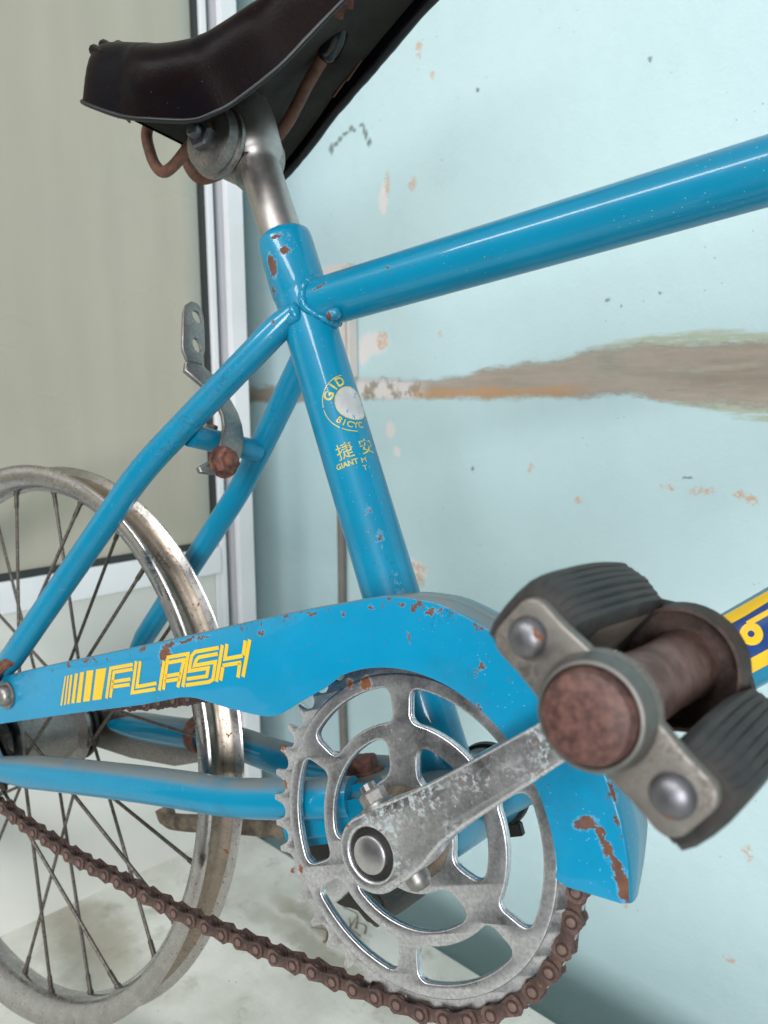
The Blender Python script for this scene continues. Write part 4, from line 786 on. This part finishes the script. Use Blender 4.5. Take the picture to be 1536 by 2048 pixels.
# printed lettering on the guard
BARS = [[[-0.2323, 0.10158], [-0.23052, 0.10127], [-0.22106, 0.11792], [-0.22223, 0.11815]], [[-0.22832, 0.10133], [-0.22656, 0.10102], [-0.21803, 0.11777], [-0.21948, 0.11805]], [[-0.22499, 0.1011], [-0.22278, 0.1008], [-0.21429, 0.11748], [-0.21648, 0.11782]], [[-0.22062, 0.10086], [-0.21739, 0.10047], [-0.20847, 0.11722], [-0.21167, 0.11758]], [[-0.21547, 0.1003], [-0.21112, 0.0998], [-0.20216, 0.11684], [-0.20619, 0.1173]], [[-0.20862, 0.0997], [-0.20205, 0.09897], [-0.19286, 0.11604], [-0.19961, 0.11695]], [[-0.19929, 0.09891], [-0.19049, 0.09802], [-0.18034, 0.11482], [-0.19028, 0.11595]]]
STROKES = {"F": [[[-0.18566, 0.09757], [-0.17658, 0.1138], [-0.15584, 0.11195]], [[-0.18189, 0.09749], [-0.17423, 0.11102], [-0.15702, 0.10943]], [[-0.17788, 0.10594], [-0.16046, 0.10435]], [[-0.17902, 0.10317], [-0.16215, 0.10149]]], "L": [[[-0.15244, 0.11309], [-0.1614, 0.09652], [-0.14058, 0.09478]], [[-0.14897, 0.11237], [-0.15612, 0.09902], [-0.13877, 0.09777]]], "A": [[[-0.1377, 0.09344], [-0.12892, 0.10847]], [[-0.13426, 0.0932], [-0.12564, 0.109]], [[-0.12627, 0.10978], [-0.10855, 0.10812], [-0.11804, 0.09175]], [[-0.12583, 0.10678], [-0.11277, 0.10568], [-0.1221, 0.09228]], [[-0.1304, 0.10004], [-0.11748, 0.09901]], [[-0.13181, 0.09749], [-0.11925, 0.09642]]], "S": [[[-0.08443, 0.1063], [-0.10269, 0.10798], [-0.10609, 0.10649], [-0.11053, 0.09905], [-0.09547, 0.09766], [-0.09784, 0.09372], [-0.11372, 0.09526]], [[-0.08613, 0.10336], [-0.10082, 0.1046], [-0.10325, 0.10354], [-0.10544, 0.10101], [-0.08907, 0.09967], [-0.09374, 0.09115], [-0.09712, 0.0905], [-0.1155, 0.09222]]], "H": [[[-0.09142, 0.08955], [-0.08131, 0.10701]], [[-0.08818, 0.08954], [-0.08445, 0.09581]], [[-0.08439, 0.09672], [-0.07058, 0.09555]], [[-0.07784, 0.10678], [-0.0817, 0.09967], [-0.06857, 0.09858]], [[-0.06433, 0.10569], [-0.06806, 0.09885]], [[-0.07172, 0.09533], [-0.07523, 0.08853]], [[-0.07158, 0.0882], [-0.06123, 0.10546]]]}
GD = -GY - .00025
def flat(name, polys, mat, parent):
    V, F = [], []
    for P in polys:
        k = len(V); V += [(a, GD, b) for a, b in P]; F.append(tuple(range(k, k + len(P))))
    return link(name, mesh(name, V, F, smooth=0), mat, parent)
def stroke(P, wv=.00118, wh=.00098):
    """mitred stroke; steep runs are a little wider than level ones"""
    out_l, out_r = [], []; P = [Vector(q) for q in P]; n = len(P); off = []
    for i in range(n - 1):
        d = (P[i + 1] - P[i]).normalized(); wd = wv if abs(d.y) > .5 else wh; off.append((d, Vector((-d.y, d.x)) * wd))
    def side(s):
        res = [P[0] + off[0][1] * s]
        for i in range(1, n - 1):
            (d0, o0), (d1, o1) = off[i - 1], off[i]; a, b = P[i] + o0 * s, P[i] + o1 * s; den = d0.x * d1.y - d0.y * d1.x
            if abs(den) < 1e-4: res.append(a); continue
            t = ((b.x - a.x) * d1.y - (b.y - a.y) * d1.x) / den; res.append(a + d0 * t)
        res.append(P[-1] + off[-1][1] * s); return res
    A, B_ = side(1), side(-1)
    return [[tuple(A[i]), tuple(A[i + 1]), tuple(B_[i + 1]), tuple(B_[i])] for i in range(n - 1)]
for b in BARS: flat('printed_bar', [b], MAT['yellow'], guard)
for k in "FLASH": flat('printed_letter', [q for s in STROKES[k] for q in stroke(s)], MAT['yellow'], guard)

# ---- printed badge on the seat tube (wrapped round the tube)
e1 = Vector((0, -1, 0)); e1 = (e1 - SD * e1.dot(SD)).normalized(); e2 = SD.cross(e1)
def wrap(s, deg, lift=.00018, ax=(ST0, SD), fr=None, r=RS):
    u, v = fr or (e1, e2); t = R(deg); return ax[0] + ax[1] * s + (u * math.cos(t) + v * math.sin(t)) * (r + lift)
def arc(s0, d0, r0, r1, a0, a1, n=40):
    V, F = [], []
    for k in range(n + 1):
        t = R(a0 + (a1 - a0) * k / n)
        for rr in (r0, r1): V.append(wrap(s0 + rr * math.sin(t), d0 + math.degrees(rr * math.cos(t) / RS)))
    for k in range(n): F.append((2 * k, 2 * k + 1, 2 * k + 3, 2 * k + 2))
    return V, F
BS, BD = .2165, 74.0      # badge centre along and round the tube
badge = bpy.data.objects.new
sub('printed_ring', join(arc(BS, BD, .0166, .0171, 96, 176), arc(BS, BD, .0166, .0171, 180, 228), arc(BS, BD, .0166, .0171, 232, 262)), MAT['pale_yellow'], seat)
V = [wrap(BS, BD, .00012)]; F = []
for k in range(41):
    t = 2 * math.pi * k / 40; V.append(wrap(BS + .0100 * math.sin(t), BD + math.degrees(.0100 * math.cos(t) / RS), .00012))
for k in range(40): F.append((0, k + 1, k + 2))
# finer fan so that the disc hugs the tube
def disc(s0, d0, r, lift):
    V, F = [], []; nr, na = 6, 40
    for i in range(nr + 1):
        for k in range(na):
            t = 2 * math.pi * k / na; V.append(wrap(s0 + r * i / nr * math.sin(t), d0 + math.degrees(r * i / nr * math.cos(t) / RS), lift))
    for i in range(nr):
        for k in range(na): l = (k + 1) % na; F.append((i * na + k, i * na + l, (i + 1) * na + l, (i + 1) * na + k))
    return V, F
def badge_mat():
    m = M('worn_badge'); f = m.ramp(m.noise(420, 5, 0.7), 0.58, 0.62); f = m.mul(f, m.ramp(m.noise(120, 2), 0.40, 0.55))
    col = m.mix(m.ramp(m.noise(60, 4), .3, .7), (.45, .45, .45), (.62, .61, .60)); col = m.mix(f, col, (.004, .245, .525)); m.bs(col=col, rough=.4, metal=.15); return m.m
sub('badge_disc', disc(BS, BD, .0098, .00012), badge_mat(), seat); sub('badge_rim', arc(BS, BD, .0097, .0102, 0, 360, 60), MAT['pale_yellow'], seat)
def text_on(txt, s0, d0, size, rot=0.0, mat=None, name='printed_glyph', bold=0.0, conv=None):
    cu_ = bpy.data.curves.new('glyph', 'FONT'); cu_.body = txt; cu_.size = size; cu_.align_x = 'CENTER'; cu_.align_y = 'CENTER'; cu_.resolution_u = 3; cu_.offset = bold
    to = bpy.data.objects.new('glyph', cu_); COL.objects.link(to); dg = bpy.context.evaluated_depsgraph_get(); me = bpy.data.meshes.new_from_object(to.evaluated_get(dg)); bpy.data.objects.remove(to)
    c, s_ = math.cos(R(rot)), math.sin(R(rot))
    bm = bmesh.new(); bm.from_mesh(me); bmesh.ops.subdivide_edges(bm, edges=[q for q in bm.edges if q.calc_length() > size * .35 and ord(txt[0]) < 999], cuts=1); bm.to_mesh(me); bm.free()
    for v in me.vertices:
        x, y = v.co.x * c - v.co.y * s_, v.co.x * s_ + v.co.y * c
        v.co = conv(x, y) if conv else wrap(s0 + y, d0 + math.degrees(x / RS), .0002)
    me.name = name; return link(name, me, mat or MAT['pale_yellow'], seat)
for ch, a in (('G', 152), ('I', 127), ('D', 106)):
    text_on(ch, BS + .0134 * math.sin(R(a)), BD + math.degrees(.0134 * math.cos(R(a)) / RS), .0072, a - 90, bold=.0002)
for ch, a in (('B', 219), ('I', 232), ('C', 246), ('Y', 260), ('C', 274)):
    text_on(ch, BS + .0134 * math.sin(R(a)), BD + math.degrees(.0134 * math.cos(R(a)) / RS), .0050, a - 270, bold=.0001)
text_on('捷', .1900, 28, .0098, 2); text_on('安', .1900, 76, .0098, 2)
text_on('GIANT', .1832, 24.5, .0042, 0, bold=.0001); text_on('M', .1830, 60, .0042, 0); text_on('T', .1786, 58, .0042, 0)

# ---- printed panel on the down tube
d1 = Vector((0, -1, 0)); d1 = (d1 - DT1 * d1.dot(DT1)).normalized(); d2 = DT1.cross(d1)
def wd(s, deg, lift=.0002): return wrap(s, deg, lift, (Vector((0, 0, 0)), DT1), (d1, d2), RD)
def patch(s0, s1, a0, a1, lift, ns=10, na=10, ragged=0.0):
    V, F = [], []
    for i in range(ns + 1):
        for k in range(na + 1):
            a = a0 + (a1 - a0) * k / na
            if ragged and k in (0, na): a += random.uniform(-ragged, ragged)
            V.append(wd(s0 + (s1 - s0) * i / ns, a, lift))
    for i in range(ns):
        for k in range(na): F.append((i * (na + 1) + k, i * (na + 1) + k + 1, (i + 1) * (na + 1) + k + 1, (i + 1) * (na + 1) + k))
    return V, F
dt = [o for o in bike.children if o.name.startswith('down_tube')][0]
sub('printed_panel', patch(.132, .42, -42, 19, .00015), MAT['navy'], dt)
sub('printed_band', patch(.120, .42, 17, 35, .00028, 20, 6, 2), MAT['yellow'], dt); sub('printed_band', patch(.146, .42, -64, -41, .00028, 20, 6, 2), MAT['yellow'], dt)
def wdisc(s0, d0, r0, r1, lift):
    V, F = [], []; na = 32
    for k in range(na):
        t = 2 * math.pi * k / na
        for rr in (r0, r1): V.append(wd(s0 + rr * math.cos(t), d0 + math.degrees(rr * math.sin(t) / RD), lift))
    for k in range(na): l = (k + 1) % na; F.append((2 * k, 2 * k + 1, 2 * l + 1, 2 * l))
    return V, F
sub('printed_letter', join(wdisc(.1724, -12.5, .0013, .0044, .0003), patch(.1730, .2150, -31, -23, .00031)), MAT['yellow'], dt)

# ---- dried leaf and cobweb litter on the ledge behind the chain ring
LS = []
for k in range(9):
    a = random.uniform(0, 6.28); c0 = Vector((-.318 + random.uniform(-.02, .02), .200 + random.uniform(-.02, .02), .0012)); ln = random.uniform(.012, .035)
    LS.append(tube(spline([c0, c0 + Vector((math.cos(a) * ln * .5, math.sin(a) * ln * .5, random.uniform(.002, .010))), c0 + Vector((math.cos(a + .6) * ln, math.sin(a + .6) * ln, random.uniform(.0, .012)))], 4), [.0004 + .0007 * (1 - i_ / 9) for i_ in range(9)], 5))
lit = link('dried_plant_litter', mesh('dried_plant_litter', *join(*LS)), plain('dry_stems', (0.20, 0.13, 0.07), 0.8, var=0.5, scale=60))
tagp(lit, 'small tangle of dried brown stems on the ledge behind the chainring', 'plant litter')
